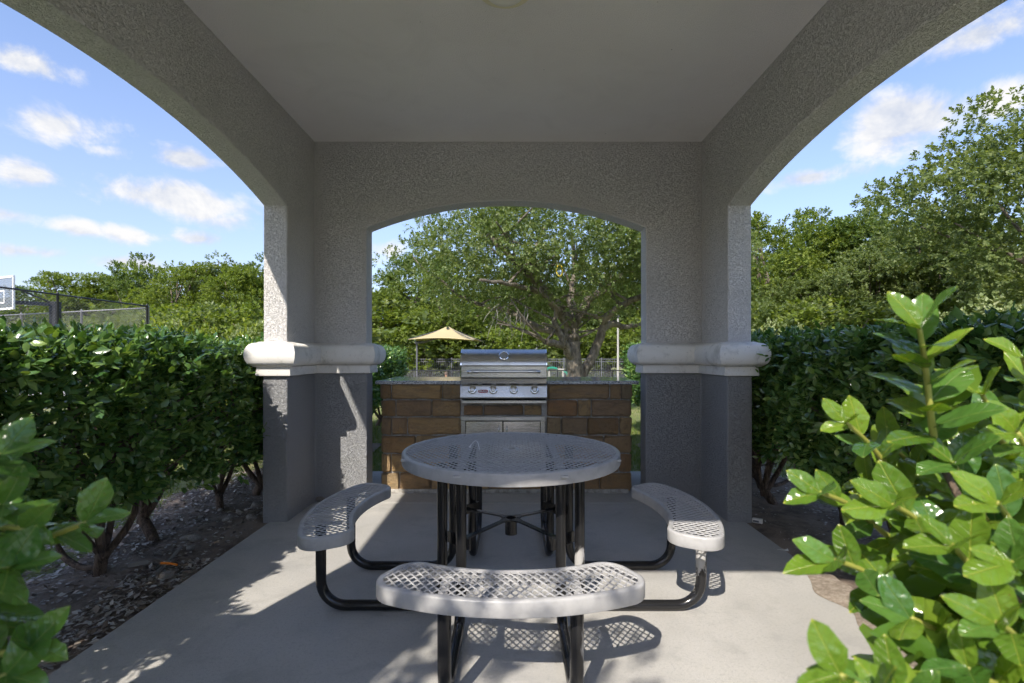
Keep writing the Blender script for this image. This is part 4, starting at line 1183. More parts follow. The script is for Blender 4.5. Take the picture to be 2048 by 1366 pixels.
def leaf_cloud(name, shoots, n, seed, dD, L, mat, parent):
    """the inner leaves behind the picked-out ones, as one part"""
    g_ = np.random.default_rng(seed); srcs = []
    for me in LEAF_NEW:
        v = np.zeros(len(me.vertices) * 3, dtype=np.float32); me.vertices.foreach_get('co', v); srcs.append(v.reshape(-1, 3))
    f = np.array([tuple(p.vertices) for p in LEAF_NEW[0].polygons]); Vs = []; Fs = []; o_ = 0
    for i in range(n):
        bp, tp = shoots[int(g_.integers(len(shoots)))][:2]
        b_, e_ = P(*bp), P(*tp); p = np.array(b_.lerp(e_, float(g_.uniform(0, .6)))) + g_.normal(size=3) * .014
        q_ = g_.uniform(*dD); p[1] += q_; p[0] += q_ * math.copysign(.95, p[0]); p[2] -= q_ * .15
        A = unit((np.array(e_ - b_) * 3 + g_.normal(size=3) * .7)[None])[0]; N = np.array([0, -.2, 1]) + g_.normal(size=3) * .4
        B = unit(np.cross(N, A)[None])[0]; N = np.cross(A, B); l = L * g_.uniform(.7, 1.15)
        c_ = srcs[int(g_.integers(len(srcs)))] * l
        Vs.append(p + c_[:, :1] * A + c_[:, 1:2] * B + c_[:, 2:] * N); Fs.append(f + o_); o_ += len(c_)
    link('foliage', np_mesh(name, np.concatenate(Vs), np.concatenate(Fs), True), mat, parent, world=True, kind='stuff')
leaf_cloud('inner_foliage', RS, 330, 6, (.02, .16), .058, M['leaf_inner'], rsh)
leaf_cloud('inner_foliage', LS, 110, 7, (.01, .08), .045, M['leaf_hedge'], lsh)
g = np.random.default_rng(15); n = 260
Pq = np.array([.92, .10, .45]) + unit(g.normal(size=(n, 3))) * (g.random(n) ** .4)[:, None] * np.array([.30, .22, .42])
V, F = sprays(g, Pq, g.normal(size=(n, 3)) + np.array([0, 0, .6]), np.full(n, .13), 9, .055, 8)
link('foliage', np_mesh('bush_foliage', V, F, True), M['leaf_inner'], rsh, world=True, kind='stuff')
g = np.random.default_rng(5)
n = 620
Pq = np.stack([g.uniform(-1.20, -0.50, n), g.uniform(-.75, .16, n), g.uniform(.25, 1.62, n)], 1)  # unseen leaf mass beside the camera, added to shade the left bush
V, F = sprays(g, Pq, g.normal(size=(n, 3)) + np.array([0, 0, .6]), np.full(n, .15), 9, .064, 8)
link('foliage', np_mesh('bush_foliage', V, F, True), M['leaf_hedge'], lsh, world=True, kind='stuff')

# ================================================================== TREES
def tree_template(seed, H, RX, zc, rz, nclump, ntwig, per, leaf, mat, lean=0.0, bark='bark', flat=0.55, cr=0.20):
    g = np.random.default_rng(seed); r_ = random.Random(seed)
    # clump centres through the crown, most of them near its surface
    d = unit(g.normal(size=(nclump, 3))); rad = g.uniform(0.25, 1.0, nclump) ** 0.45
    Cc = d * rad[:, None] * np.array([RX * (1 - cr * .7), RX * (1 - cr * .7), rz * (1 - cr * .6)]) * (1 + .16 * np.sin(d[:, :1] * 5 + seed) + .12 * np.cos(d[:, 2:] * 7 + seed))
    Cc[:, 2] += zc; Cc[:, 0] += lean * (Cc[:, 2] - zc)
    cr_ = RX * cr * g.uniform(.65, 1.3, nclump)
    idx = np.repeat(np.arange(nclump), ntwig); m_ = len(idx)
    dd = unit(g.normal(size=(m_, 3)) + np.array([0, 0, .35])); q = g.uniform(.35, 1.0, m_) ** .5
    O = Cc[idx] + dd * (q * cr_[idx])[:, None] * np.array([1, 1, flat])
    Dd = dd * .8 + unit(Cc[idx] - np.array([0, 0, zc - rz * .4])) * .5 + g.normal(size=(m_, 3)) * .35
    V, F = sprays(g, O, Dd, np.full(m_, leaf * 1.7), per, leaf, 4, 0.9, 0.1, 0.68)
    crown = np_mesh('crown', V, F, False); crown.materials.append(mat)
    mb = MB(); r0 = H * .020
    top = Vector((lean * .3, 0, zc))
    pts = spline([(0, 0, -.3), (r_.uniform(-.1, .1), r_.uniform(-.1, .1), zc * .3), (r_.uniform(-.2, .2), r_.uniform(-.2, .2), zc * .65), top], 5)
    mb.tube(pts, [r0 * (1.3 - .8 * i / len(pts)) for i in range(len(pts))], 9)
    for k in r_.sample(range(nclump), min(14, nclump)):
        i = r_.randint(5, len(pts) - 2); e = Vector(Cc[k])
        mb.tube(spline([pts[i], pts[i].lerp(e, .5) + Vector((0, 0, r_.uniform(-.3, .1))), e], 4), [r0 * .5 * (1 - .8 * j / 9) for j in range(9)], 6)
    trunk = mb.mesh('trunk', True); trunk.materials.append(M[bark])
    return trunk, crown
T = [tree_template(1, 10, 3.3, 6.0, 4.0, 110, 30, 7, .165, M['leaf_olive']),
     tree_template(2, 10, 2.9, 5.9, 4.1, 100, 30, 7, .165, M['leaf_dark'], lean=.12),
     tree_template(3, 10, 3.6, 5.8, 4.2, 120, 30, 7, .165, M['leaf_grey'], lean=.2),
     tree_template(4, 10, 3.1, 6.0, 4.0, 105, 30, 7, .165, M['leaf_olive'], lean=-.1),
     tree_template(5, 10, 3.4, 5.6, 4.4, 115, 30, 7, .165, M['leaf_dark'])]
BUSH = [tree_template(11, 2, 1.5, 1.1, 1.0, 46, 14, 7, .10, M['leaf_olive'], bark='bark'),
        tree_template(12, 2, 1.6, 1.1, 1.05, 46, 14, 7, .10, M['leaf_grey']),
        tree_template(13, 2, 1.5, 1.0, 1.0, 46, 14, 7, .10, M['leaf_pale']),
        tree_template(14, 2, 1.3, 0.95, 0.7, 40, 14, 8, .075, M['leaf_lime'])]
def place(tpl, name, label, cat, group, X, Y, h, w, H0):
    s_ = thing(name, label, cat, (X, Y, gz(Y) - 0.02), random.uniform(0, 6.28), group)
    for nm, me in (('trunk', tpl[0]), ('crown', tpl[1])):
        o = link(nm, me, None, s_); o.scale = (w, w, h / H0)
        if nm == 'crown' and cat != 'tree': pass
    return s_
OWN = {(835, 470): 'tall dark tree rising behind the tan shade sail', (1215, 520): 'leafy tree behind the slim lamp post', (285, 500): 'tall dark tree standing highest behind the court fence corner', (1775, 382): 'dark leaning tree with the highest top beside the tall full-crowned tree'}
def tree_px(k, x, ytop, D, wf=1.0, label='', group=''):
    label = OWN.get((x, ytop), label)
    X = (x - 1024) * D / FPX + CAMX; zt = CAMZ + (707 - ytop) * D / FPX
    h = (zt - gz(D)) ; s_ = h / 10.1
    return place(T[k], 'tree', label, 'tree', group, X, D, h, s_ * wf, 10.1)
LA = 'rounded leafy tree in the wood behind the basketball court fence'
LB = 'leafy tree in the wood behind the tan shade sail and playground fence'
LC = 'wind-swept leafy tree in the wood beyond the hedge with the pale lid behind it'
for (k, x, y, D, w) in [(4, 70, 545, 60, 1.0), (0, 140, 536, 50, 1.05), (3, 215, 532, 52, 1.1), (1, 285, 500, 47, 0.85), (0, 345, 516, 38, 1.1), (2, 425, 500, 42, 1.15), (3, 480, 516, 35, 1.1), (1, 545, 500, 41, 1.0),
                        (4, 255, 545, 58, 1.3), (0, 10, 600, 75, 1.3)]:
    tree_px(k, x, y, D, w, LA, 'trees behind the court')
for (k, x, y, D, w) in [(0, 640, 520, 44, 1.1), (3, 760, 560, 40, 1.2), (1, 835, 470, 43, 1.1), (0, 900, 545, 37, 1.2), (4, 985, 540, 42, 1.2), (2, 1060, 540, 46, 1.2), (1, 1135, 545, 39, 1.2), (0, 1215, 520, 43, 1.2), (4, 1290, 510, 40, 1.2), (3, 1360, 480, 40, 1.1)]:
    tree_px(k, x, y, D, w, LB, 'trees behind the playground')
for (k, x, y, D, w) in [(0, 1450, 430, 37, 1.0), (0, 1540, 412, 32, 0.95), (1, 1625, 410, 37, 1.0), (3, 1690, 408, 33, 1.0), (1, 1775, 382, 31, 1.05), (2, 1840, 400, 27, 1.1), (2, 1745, 470, 27, 1.0), (4, 1950, 400, 27, 1.1), (2, 1600, 520, 29, 1.2)]:
    tree_px(k, x, y, D, w, LC, 'trees beyond the shaded hedge')
for k in range(20):
    x = -150 + k * 118
    tree_px(k % 5, x, 585 - random.uniform(0, 45) - (60 if x > 1400 else 0), random.uniform(66, 85), 1.6, 'distant tree filling the gaps at the back of the woods', 'distant trees')
for k, x in enumerate((-1500, -1250, -1020, -800, -600, -430, -280, 2240, 2380, 2530, 2700, 2900, 3120, 3350, 3600)):
    tree_px(k % 5, x, 560 - random.uniform(0, 60), random.uniform(40, 60), 1.5, 'tree of the wood continuing past the ends of both hedges', 'flanking trees')
# understorey
LU = 'low dense bush along the foot of the woods'
for (k, x, y, D, w) in [(0, 340, 600, 30, 1.6), (1, 420, 610, 28, 1.4), (0, 500, 600, 29, 1.5), (2, 340, 640, 24, 1.0), (2, 505, 642, 22, .8), (0, 740, 610, 38, 2.0), (1, 800, 600, 39, 2.0), (0, 860, 640, 37, 1.6), (1, 940, 650, 38, 1.8), (0, 1010, 640, 37, 1.8),
                        (0, 1080, 640, 38, 1.8), (1, 1150, 650, 37, 1.7), (0, 1220, 640, 38, 1.8), (1, 1290, 640, 37, 1.8), (0, 1350, 620, 36, 2),
                        (1, 1520, 600, 27, 1.5), (0, 1590, 590, 28, 1.6), (2, 1560, 640, 22, .9), (1, 1660, 595, 27, 1.6), (0, 1740, 590, 27, 1.6), (1, 1820, 600, 26, 1.6), (0, 1890, 590, 25, 1.6), (1, 1960, 585, 24, 1.6),
                        (0, 180, 630, 42, 2), (1, 90, 630, 45, 2.2), (0, 20, 635, 46, 2.2), (0, 250, 625, 36, 1.9)]:
    X = (x - 1024) * D / FPX + CAMX; h = CAMZ + (707 - y) * D / FPX - gz(D)
    place(BUSH[k], 'bush', LU if k != 2 else 'pale green bush catching the sun above the hedge', 'bush', 'bushes along the woods' if k != 2 else 'pale bushes above the hedges', X, D, h, h / 2.1 * w * .75, 2.1)
for (x, y, D, w) in [(2025, 592, 15, 1.0), (1990, 615, 14, .8)]:
    X = (x - 1024) * D / FPX + CAMX; h = CAMZ + (707 - y) * D / FPX - gz(D)
    place(BUSH[2], 'bush', 'pale cream-green bush lit under the edge of the tall tree', 'bush', 'cream bushes under the tall tree', X, D, h, h / 2.1 * w, 2.1)
for (x, D, zt) in [(330, 7.2, 1.62), (395, 7.0, 1.60), (455, 7.3, 1.62), (505, 7.1, 1.66)]:
    X = (x - 1024) * D / FPX + CAMX
    place(BUSH[3], 'bush', 'lime green sunlit bush standing behind the court-side hedge', 'bush', 'lime bushes behind the hedge', X, D, zt + .05, .62, 1.72)
# the tall tree at the edge of the wood
big = tree_template(31, 11, 5.4, 6.9, 4.4, 260, 32, 8, .14, M['leaf_grey'], lean=-.05, cr=.17)
bt = thing('tree', 'tall full-crowned tree rising above the hedge, the highest of the wood', 'tree', (19.4, 17.2, gz(17.2)))
link('trunk', big[0], None, bt); link('crown', big[1], None, bt)
# street-side tree behind the entrance that shades the court-side hedge
st_ = thing('tree', 'slim tree outside the shelter entrance shading the court-side hedge', 'tree', (-5.5, -1.6, -.05))
for nm, me in zip(('trunk', 'crown'), tree_template(41, 8, 1.5, 5.6, 2.0, 60, 16, 7, .10, M['leaf_grey'])):
    o = link(nm, me, None, st_); o.scale = (.95, 1.9, 1)

st2 = thing('tree', 'young slender tree outside the shelter entrance dappling the nearest bench', 'tree', (-1.82, -1.5, -.05))
for nm, me in zip(('trunk', 'crown'), tree_template(42, 4, .82, 3.1, 1.05, 40, 13, 7, .06, M['leaf_grey'], cr=.3)):
    link(nm, me, None, st2)

# ---------------------------------------------------------------- the spreading oak
OD = 13.0
oak = thing('oak_tree', 'wide spreading oak with several twisting limbs on the lawn behind the counter', 'tree', (P(1166, 757, OD).x, OD, gz(OD)))
def lp(*a): return [P(x, y, OD + d) for (x, y, d) in a]
base_ = Vector((P(1160, 757, OD).x, OD, gz(OD) - .15))
LIMBS = [
    ([base_] + lp((1152, 757, 0), (1147, 700, 0), (1143, 672, 0), (1142, 646, 0)), (.23, .17)),
    (lp((1142, 650, 0), (1123, 624, -.2), (1095, 589, -.5), (1060, 550, -1.0), (1020, 510, -1.5), (975, 470, -1.6)), (.19, .05)),
    (lp((1143, 655, 0), (1146, 620, .3), (1141, 590, .6), (1150, 540, .8), (1145, 470, 1.0)), (.17, .04)),
    (lp((1143, 655, 0), (1166, 619, .2), (1176, 598, .3), (1205, 583, .6), (1250, 545, 1.0), (1300, 520, 1.5)), (.16, .04)),
    ([base_ + Vector((.18, .05, 0))] + lp((1166, 750, .1), (1188, 709, .1), (1205, 660, 0), (1211, 635, -.2), (1246, 610, -.6), (1280, 594, -1.0), (1340, 570, -1.4), (1400, 540, -1.6)), (.16, .045)),
    (lp((1206, 655, 0), (1227, 647, .2), (1246, 654, .5), (1280, 648, .9), (1340, 625, 1.4)), (.11, .035)),
    (lp((1146, 715, 0), (1134, 700, -.3), (1123, 673, -.5), (1108, 645, -.7), (1112, 615, -.9), (1080, 580, -1.4)), (.13, .035)),
    (lp((1128, 690, -.35), (1110, 687, -.6), (1090, 683, -.9)), (.095, .075)),
    (lp((1136, 668, .2), (1082, 657, .5), (1046, 638, .7), (1008, 619, .9), (970, 613, 1.0), (920, 590, 1.1), (880, 560, 1.1)), (.12, .03)),
    (lp((1060, 550, -1.0), (1070, 500, -1.2), (1090, 455, -1.3)), (.07, .03)),
    (lp((1095, 589, -.5), (1030, 570, -1.8), (960, 560, -2.6)), (.08, .03)),
]
mb = MB(); og = np.random.default_rng(8); tips = []
for pts, (r0, r1) in LIMBS:
    s_ = spline(pts, 5)
    s_ = [p + Vector((random.uniform(-.025, .025), random.uniform(-.025, .025), random.uniform(-.02, .02))) if 0 < i < len(s_) - 1 else p for i, p in enumerate(s_)]
    n = len(s_); mb.tube(s_, [r0 + (r1 - r0) * (i / (n - 1)) ** .8 for i in range(n)], 12)
    tips += s_[n // 2:]
for k in range(46):
    p = random.choice(tips); d = Vector((random.uniform(-1, 1), random.uniform(-1, 1), random.uniform(-.1, .8))).normalized() * random.uniform(.7, 1.6)
    e = p + d
    mb.tube(spline([p, p.lerp(e, .5) + Vector((random.uniform(-.15, .15), random.uniform(-.15, .15), random.uniform(-.1, .15))), e], 4), [.035 * (1 - .7 * i / 9) for i in range(9)], 6)
mb.build('trunk', M['bark_oak'], oak, smooth=True, world=True)
ctr = np.array([P(1120, 520, OD).x + .25, OD, 3.72]); nC = 560
d = unit(og.normal(size=(nC, 3))); rad = og.uniform(.18, 1, nC) ** .42
Cc = ctr + d * rad[:, None] * np.array([4.15, 3.3, 1.85]) * (1 + .10 * np.sin(d[:, :1] * 6 + 1) + .08 * np.cos(d[:, 1:2] * 5))
under = (Cc[:, 2] < 3.0) & (og.random(nC) < .72) & (np.abs(Cc[:, 0] - ctr[0]) < 2.7) & (Cc[:, 1] < 14.2)
Cc = Cc[~under]; nC = len(Cc)
idx = np.repeat(np.arange(nC), 30); m_ = len(idx)
dd = unit(og.normal(size=(m_, 3)) + np.array([0, 0, .3])); cr_ = og.uniform(.30, .62, nC)
O = Cc[idx] + dd * (og.uniform(.3, 1, m_) ** .5 * cr_[idx])[:, None] * np.array([1, 1, .62])
V, F = sprays(og, O, dd + og.normal(size=(m_, 3)) * .4, np.full(m_, .15), 8, .072, 4, .9, .05, .55)
link('crown', np_mesh('oak_crown', V, F, False), M['leaf_oak'], oak, world=True)
mb = MB()
for k in range(20):
    p = P(random.uniform(985, 1060), random.uniform(605, 632), OD - random.uniform(.4, 1.4)); d_ = Vector((random.uniform(-.8, .5), random.uniform(-.3, .3), -random.uniform(.25, 1))).normalized()
    q = [p]
    for j in range(3): d_ = (d_ + Vector((random.uniform(-.35, .35), random.uniform(-.2, .2), random.uniform(-.3, .1)))).normalized(); q.append(q[-1] + d_ * random.uniform(.12, .3))
    mb.tube(q, [.010, .008, .006, .003], 5)
mb.build('dead_branch', M['deadwood'], oak, smooth=True, world=True)
mb = MB(); c_ = P(1119, 541, 10.6)
mb.tube([c_ + Vector((.065 * math.cos(a), .03 * math.sin(a), .12 * math.sin(a))) for a in np.linspace(0, 2 * math.pi, 25)], .014, 7, cap=False)
tag(mb.build('hoop', M['yellow'], smooth=True), 'small yellow hoop caught in the oak crown', 'hoop')

# ================================================================== LAWN, LITTER
gg = np.random.default_rng(3)
def blades(n, x0, x1, y0, y1):
    x = gg.uniform(x0, x1, n); y = gg.uniform(y0, y1, n); z = np.array([gz(v) for v in y]) - .004 + 0.012 * np.sin(x * 1.3) * np.sin(y * 1.1)
    a = gg.uniform(0, 6.28, n); h = gg.uniform(.03, .075, n); w = .006
    b = np.stack([x, y, z], 1); s_ = np.stack([np.cos(a) * w, np.sin(a) * w, 0 * a], 1)
    t_ = b + np.stack([gg.normal(0, .02, n), gg.normal(0, .02, n), h], 1)
    V = np.stack([b - s_, b + s_, t_], 1).reshape(-1, 3)
    return V, np.arange(n * 3).reshape(-1, 3)
V, F = join([blades(26000, -2.9, 2.9, 5.7, 10), blades(16000, -6, -2.95, 1.5, 9), blades(16000, 2.95, 6, 2, 9), blades(16000, -4, 4, 10, 20)])
tag(link('grass', np_mesh('grass', V, F), M['grass']), 'short patchy lawn grass behind the counter and hedges', 'grass', kind='stuff')
def litter(n, x0, x1, y0, y1, s0, s1, pow_=1.0):
    x = x0 + (x1 - x0) * gg.random(n) ** pow_; y = gg.uniform(y0, y1, n)
    z = np.array([soil_z(a, b) for a, b in zip(x, y)]) + .006
    Pp = np.stack([x, y, z], 1); A = gg.normal(size=(n, 3)) * np.array([1, 1, .18]); N = np.array([0, 0, 1]) + gg.normal(size=(n, 3)) * .28
    l = gg.uniform(s0, s1, n)
    return leaves(Pp, A, N, l, l * gg.uniform(.35, .6, n), 4)
V, F = join([litter(3600, -1.86, -3.0, 1.3, 6, .022, .05), litter(1500, -1.85, -2.15, 1.5, 3.2, .025, .055), litter(2200, -2.4, -3.1, 1.5, 5.5, .02, .05), litter(1300, 1.9, 3.0, 2, 6, .012, .035), litter(700, 2.5, 3.1, 3, 6, .02, .045)])
tag(link('leaf_litter', np_mesh('leaf_litter', V, F), M['litter']), 'dry leaves and bark chips scattered over the soil beds', 'leaf litter', kind='stuff')
def rock_mesh(seed):
    r_ = random.Random(seed); b = bmesh.new(); bmesh.ops.create_icosphere(b, subdivisions=2, radius=.5)
    ax = [Vector((r_.uniform(-1, 1), r_.uniform(-1, 1), r_.uniform(-1, 1))).normalized() for _ in range(5)]
    for v in b.verts:
        for a in ax:
            d_ = v.co.dot(a)
            if d_ > .33: v.co -= a * (d_ - .33) * .85
        v.co *= r_.uniform(.97, 1.03)
    me = bpy.data.meshes.new('rock'); b.to_mesh(me); b.free(); me.materials.append(M['rock']); return me
RK = [rock_mesh(s) for s in range(4)]
for i, (x, y, w, lab) in enumerate([(637, 1006, .11, 'flat pale stone on the slab against the inner foot of the pier'), (457, 1040, .09, None), (480, 1024, .08, None), (502, 1040, .11, None), (512, 1012, .13, None), (390, 1078, .11, None), (372, 1074, .09, None),
                                    (332, 1151, .10, 'grey block of stone lying under the orange pencil'), (440, 1018, .06, None), (525, 1030, .07, None), (318, 1108, .06, None), (380, 1098, .07, None), (1270, 985, .10, 'pale stone on the ground between counter and pier')]):
    D = CAMZ * FPX / (y - 707); p = P(x, y, D)
    o = link('rock', RK[i % 4]); zb = 0.0 if (i in (0, 12)) else soil_z(p.x, p.y)
    o.location = (p.x, p.y + (.06 if i == 0 else 0), zb + w * .16); o.scale = (w, w * .8, w * .5); o.rotation_euler = (random.uniform(-.2, .2), random.uniform(-.2, .2), random.uniform(0, 6))
    if i == 12: o.location = (1.20, 4.80, .02)
    tag(o, lab or 'small rough stone in the soil bed by the court-side hedge stems', 'rock', None if lab else 'stones in the soil bed')
def ground_bar(name, label, cat, p0, p1, r0, mat, lift=.012, n=7):
    a, b = [P(x, y, CAMZ * FPX / (y - 707)) for (x, y) in (p0, p1)]
    a.z = soil_z(a.x, a.y) + lift; b.z = soil_z(b.x, b.y) + lift
    m_ = a.lerp(b, .5) + Vector((.006, .004, .002))
    tag(MB().tube(spline([a, m_, b], 4), [r0 * 1.0] * 4 + [r0 * .92] * 5, n).build(name, mat, smooth=True, sharp=50), label, cat)
ground_bar('stick', 'grey weathered stick lying across the soil', 'stick', (300, 1160), (362, 1095), .011, M['deadwood'])
ground_bar('wood_offcut', 'short pale wood offcut on the soil by the hedge stems', 'wood', (256, 1140), (296, 1130), .016, M['deadwood'], .018, 4)
ground_bar('pencil', 'orange pencil on the soil bed', 'pencil', (322, 1139), (354, 1141), .007, M['orange'], .055, 6)
a = P(1515, 1037, CAMZ * FPX / (1045 - 707)); a.z = soil_z(a.x, a.y)
bx_ = thing('carton', 'small white printed carton on the soil by the pier foot', 'carton', (a.x, a.y, a.z), R(-35))
MB().box(-.035, .035, -.016, .016, .001, .034).build('box', M['paper'], bx_, bevel=.002)
MB().box(-.030, .012, -.0168, -.0161, .008, .022).build('print', M['greymetal'], bx_)
for i, (x, y) in enumerate([(1603, 1083), (1565, 1099)]):
    p = P(x, y, CAMZ * FPX / (y - 707)); r_ = random.Random(i)
    V = [(u * .03 + r_.uniform(-.008, .008), v * .02 + r_.uniform(-.006, .006), .004 + r_.uniform(0, .014)) for v in range(-1, 2) for u in range(-1, 2)]
    me = bpy.data.meshes.new('paper_scrap'); me.from_pydata(V, [], [(a_, a_ + 1, a_ + 4, a_ + 3) for a_ in (0, 1, 3, 4)])
    o = link('paper_scrap', me, M['paper'], loc=(p.x, p.y, soil_z(p.x, p.y) + .004)); tag(o, 'torn scrap of white paper on the bare soil', 'paper', 'paper scraps')

# ================================================================== FENCES AND FAR THINGS
def chain_mesh(A, B, h, pitch, rad, zoff=0.05):
    """woven wire between A and B (ground points), h high"""
    A = Vector(A); B = Vector(B); L = (B - A).length; ex = (B - A).normalized(); nrm = Vector((-ex.y, ex.x, 0))
    V = []; F = []
    def seg(u0, v0, u1, v1, off):
        a = A + ex * u0 + Vector((0, 0, v0)) + nrm * off; b = A + ex * u1 + Vector((0, 0, v1)) + nrm * off
        d = (b - a).normalized(); s1 = nrm * rad; s2 = d.cross(nrm) * rad
        o = len(V)
        for q in (a, b):
            for k in range(3):
                an = 2 * math.pi * k / 3; V.append(tuple(q + s1 * math.cos(an) + s2 * math.sin(an)))
        for k in range(3): F.append((o + k, o + (k + 1) % 3, o + 3 + (k + 1) % 3, o + 3 + k))
    c = -h
    while c < L:
        u0, v0 = (c, zoff); u1, v1 = c + h, h
        if u0 < 0: v0 = zoff - u0 * (h - zoff) / h; u0 = 0
        if u1 > L: v1 = zoff + (L - c) * (h - zoff) / h; u1 = L
        if u1 - u0 > .02:
            seg(u0, v0, u1, v1, rad); seg(L - u0, v0, L - u1, v1, -rad)
        c += pitch
    return np_mesh('chain_link', V, np.array(F))
def chain_fence(label, pts, h, post_r, mat, pitch, rad, top_r, group=None, step=3.0, wmat=None):
    t_ = thing('chain_link_fence', label, 'fence', (pts[0][0], pts[0][1], gz(pts[0][1])), 0, group)
    for (a, b) in zip(pts[:-1], pts[1:]):
        A = Vector((a[0], a[1], gz(a[1]))); B = Vector((b[0], b[1], gz(b[1])))
        n = max(1, round((B - A).length / step))
        for k in range(n + 1):
            if k == n and b is not pts[-1]: continue
            p = A.lerp(B, k / n)
            MB().lathe([(post_r, -.2), (post_r, h + .02), (post_r * 1.15, h + .03), (post_r * .5, h + .07), (.002, h + .08)], p, 10).build('post', mat, t_, smooth=True, sharp=50, world=True)
        MB().tube([A + Vector((0, 0, h)), B + Vector((0, 0, h))], top_r, 8).build('top_rail', mat, t_, smooth=True, world=True)
        o = link('wire_mesh', chain_mesh(A, B, h - .02, pitch, rad), wmat or mat, t_, world=True, kind='stuff')
    return t_
chain_fence('tall black chain-link fence round the basketball court', [(-13.56, 8.64), (-12.0, 16.8)], 3.1, .030, M['blackmetal'], .09, .0034, .024, step=2.77, wmat=M['galv'])
chain_fence('grey chain-link fence along the far end of the court', [(-12.0, 16.86), (-24.0, 20.6)], 3.05, .034, M['galv'], .10, .0030, .022)
MB_court = MB().prism([(-13.6, 6), (-12.2, 16.6), (-23, 20.2), (-26, 6)], lambda u, v, t_: (u, v, t_), -.38, -.005)
tag(MB_court.build('basketball_court', M['court']), 'pale concrete basketball court behind the fence', 'court', kind='structure')
# backboard
bb = thing('basketball_hoop', 'black square basketball post with a clear white-edged backboard', 'basketball hoop', (-16.1, 18.0, -.2))
BBX, BBY = -17.35, 17.3; ang = R(-24)
def bbp(u, v, w=0): c_, s_ = math.cos(ang), math.sin(ang); return (BBX + u * c_ - w * s_, BBY + u * s_ + w * c_, v)
def bb_box(mb, u0, u1, v0, v1, w0, w1):
    vs = [bbp(u, v, w) for w in (w0, w1) for (u, v) in ((u0, v0), (u1, v0), (u1, v1), (u0, v1))]
    mb.add(vs, [(0, 1, 2, 3), (7, 6, 5, 4), (0, 4, 5, 1), (1, 5, 6, 2), (2, 6, 7, 3), (3, 7, 4, 0)])
mb = MB(); bb_box(mb, -.86, .86, 2.82, 3.83, 0, .012); board = mb.build('backboard', M['acrylic'], bb, world=True)
mb = MB()
for (u0, u1, v0, v1) in ((-.92, .92, 2.76, 2.825), (-.92, .92, 3.825, 3.89), (-.92, -.855, 2.8252, 3.8248), (.855, .92, 2.8252, 3.8248)): bb_box(mb, u0, u1, v0, v1, -.02, .03)
mb.build('board_border', M['whitepaint'], bb, world=True)
mb = MB()
for (u0, u1, v0, v1) in ((-.305, .305, 2.98, 3.03), (-.305, .305, 3.38, 3.43), (-.305, -.255, 3.0302, 3.3798), (.255, .305, 3.0302, 3.3798)): bb_box(mb, u0, u1, v0, v1, -.006, -.001)
mb.build('target_square', M['whitepaint'], bb, world=True)
c_ = Vector(bbp(0, 2.95, -.4))
MB().tube([c_ + Vector((.23 * math.cos(a), .23 * math.sin(a), 0)) for a in np.linspace(0, 2 * math.pi, 21)], .012, 6, cap=False).build('rim', M['orange'], bb, world=True)
MB().box(-16.22, -15.98, 17.88, 18.12, -.4, 3.12).build('post', M['blackmetal'], bb, world=True, bevel=.01)
mb = MB(); mb.tube([(-16.2, 18.0, 3.02), bbp(0.1, 3.05, .05)], .085, 4); mb.tube([(-16.1, 18.0, 3.02), bbp(.6, 3.55, .05)], .03, 6)
mb.build('arm', M['blackmetal'], bb, world=True)

chain_fence('low chain-link fence with dark rail in front of the playground', [(-12.0, 27.5), (14.0, 26.5)], 1.02, .03, M['blackmetal'], .10, .0045, .026, step=2.9, wmat=M['galv'])
# tall picket fence
pf = thing('picket_fence', 'grey metal picket fence running behind the playground', 'fence', (0, 34, gz(34)))
mb = MB()
zt_, zb_ = 1.62, .12
x = -14.0
while x < 16.0:
    mb.box(x - .011, x + .011, 33.99, 34.01, gz(34) + zb_, gz(34) + zt_ + .0); x += .125
o = mb.build('pickets', M['greymetal'], pf, world=True, kind='stuff')
for zz_ in (zt_, zt_ - .17, zb_ + .1):
    MB().box(-14, 16, 33.978, 34.022, gz(34) + zz_ - .022, gz(34) + zz_ + .022).build('rail', M['greymetal'], pf, world=True)
for k in range(13):
    x = -14 + 2.5 * k
    MB().box(x - .04, x + .04, 33.96, 34.04, gz(34) - .2, gz(34) + zt_ + .09).build('post', M['greymetal'], pf, world=True)
# shade sail umbrella
SD = 30.0
su = thing('shade_umbrella', 'tan pyramid shade sail on a grey cantilever post over the playground', 'shade sail', (P(834, 757, SD).x, SD, gz(SD)))
apex = P(896, 652, SD + .3); cn = [P(815.5, 679, SD - 1.6), P(946.5, 680.5, SD - 1.6), P(965, 683, SD + 1.6), P(832, 681, SD + 2.4)]
V = [apex]; F = []; mb = MB(); n = 10
for k in range(4):
    a, b = cn[k], cn[(k + 1) % 4]; grid = []
    for i in range(n + 1):
        row = []
        for j in range(n + 1):
            e = a.lerp(b, j / n); sag = math.sin(math.pi * j / n)
            e = e + (apex - e) * .06 * sag + Vector((0, 0, .05 * sag))
            p = apex.lerp(e, i / n); p.z -= .10 * math.sin(math.pi * i / n) * (1 - .3 * sag)
            row.append(p)
        grid.append(row)
    vs = [p for r_ in grid for p in r_]; m1 = n + 1
    mb.add(vs, [(i * m1 + j, i * m1 + j + 1, (i + 1) * m1 + j + 1, (i + 1) * m1 + j) for i in range(n) for j in range(n)])
sail = mb.build('sail', M['cloth'], su, smooth=True, world=True, sharp=50)
so = sail.modifiers.new('thickness', 'SOLIDIFY'); so.thickness = .012
pb = P(834, 757, SD); pb.z = gz(SD) - .1; ptop = P(834, 687, SD)
MB().tube([pb, ptop], .062, 10).build('post', M['greymetal'], su, smooth=True, sharp=50, world=True)
mb = MB(); mb.tube([ptop + Vector((-.12, 0, .05)), P(848, 684.5, SD), P(893, 670, SD + .2), apex - Vector((0, 0, .12))], [.07, .06, .05, .04], 8)
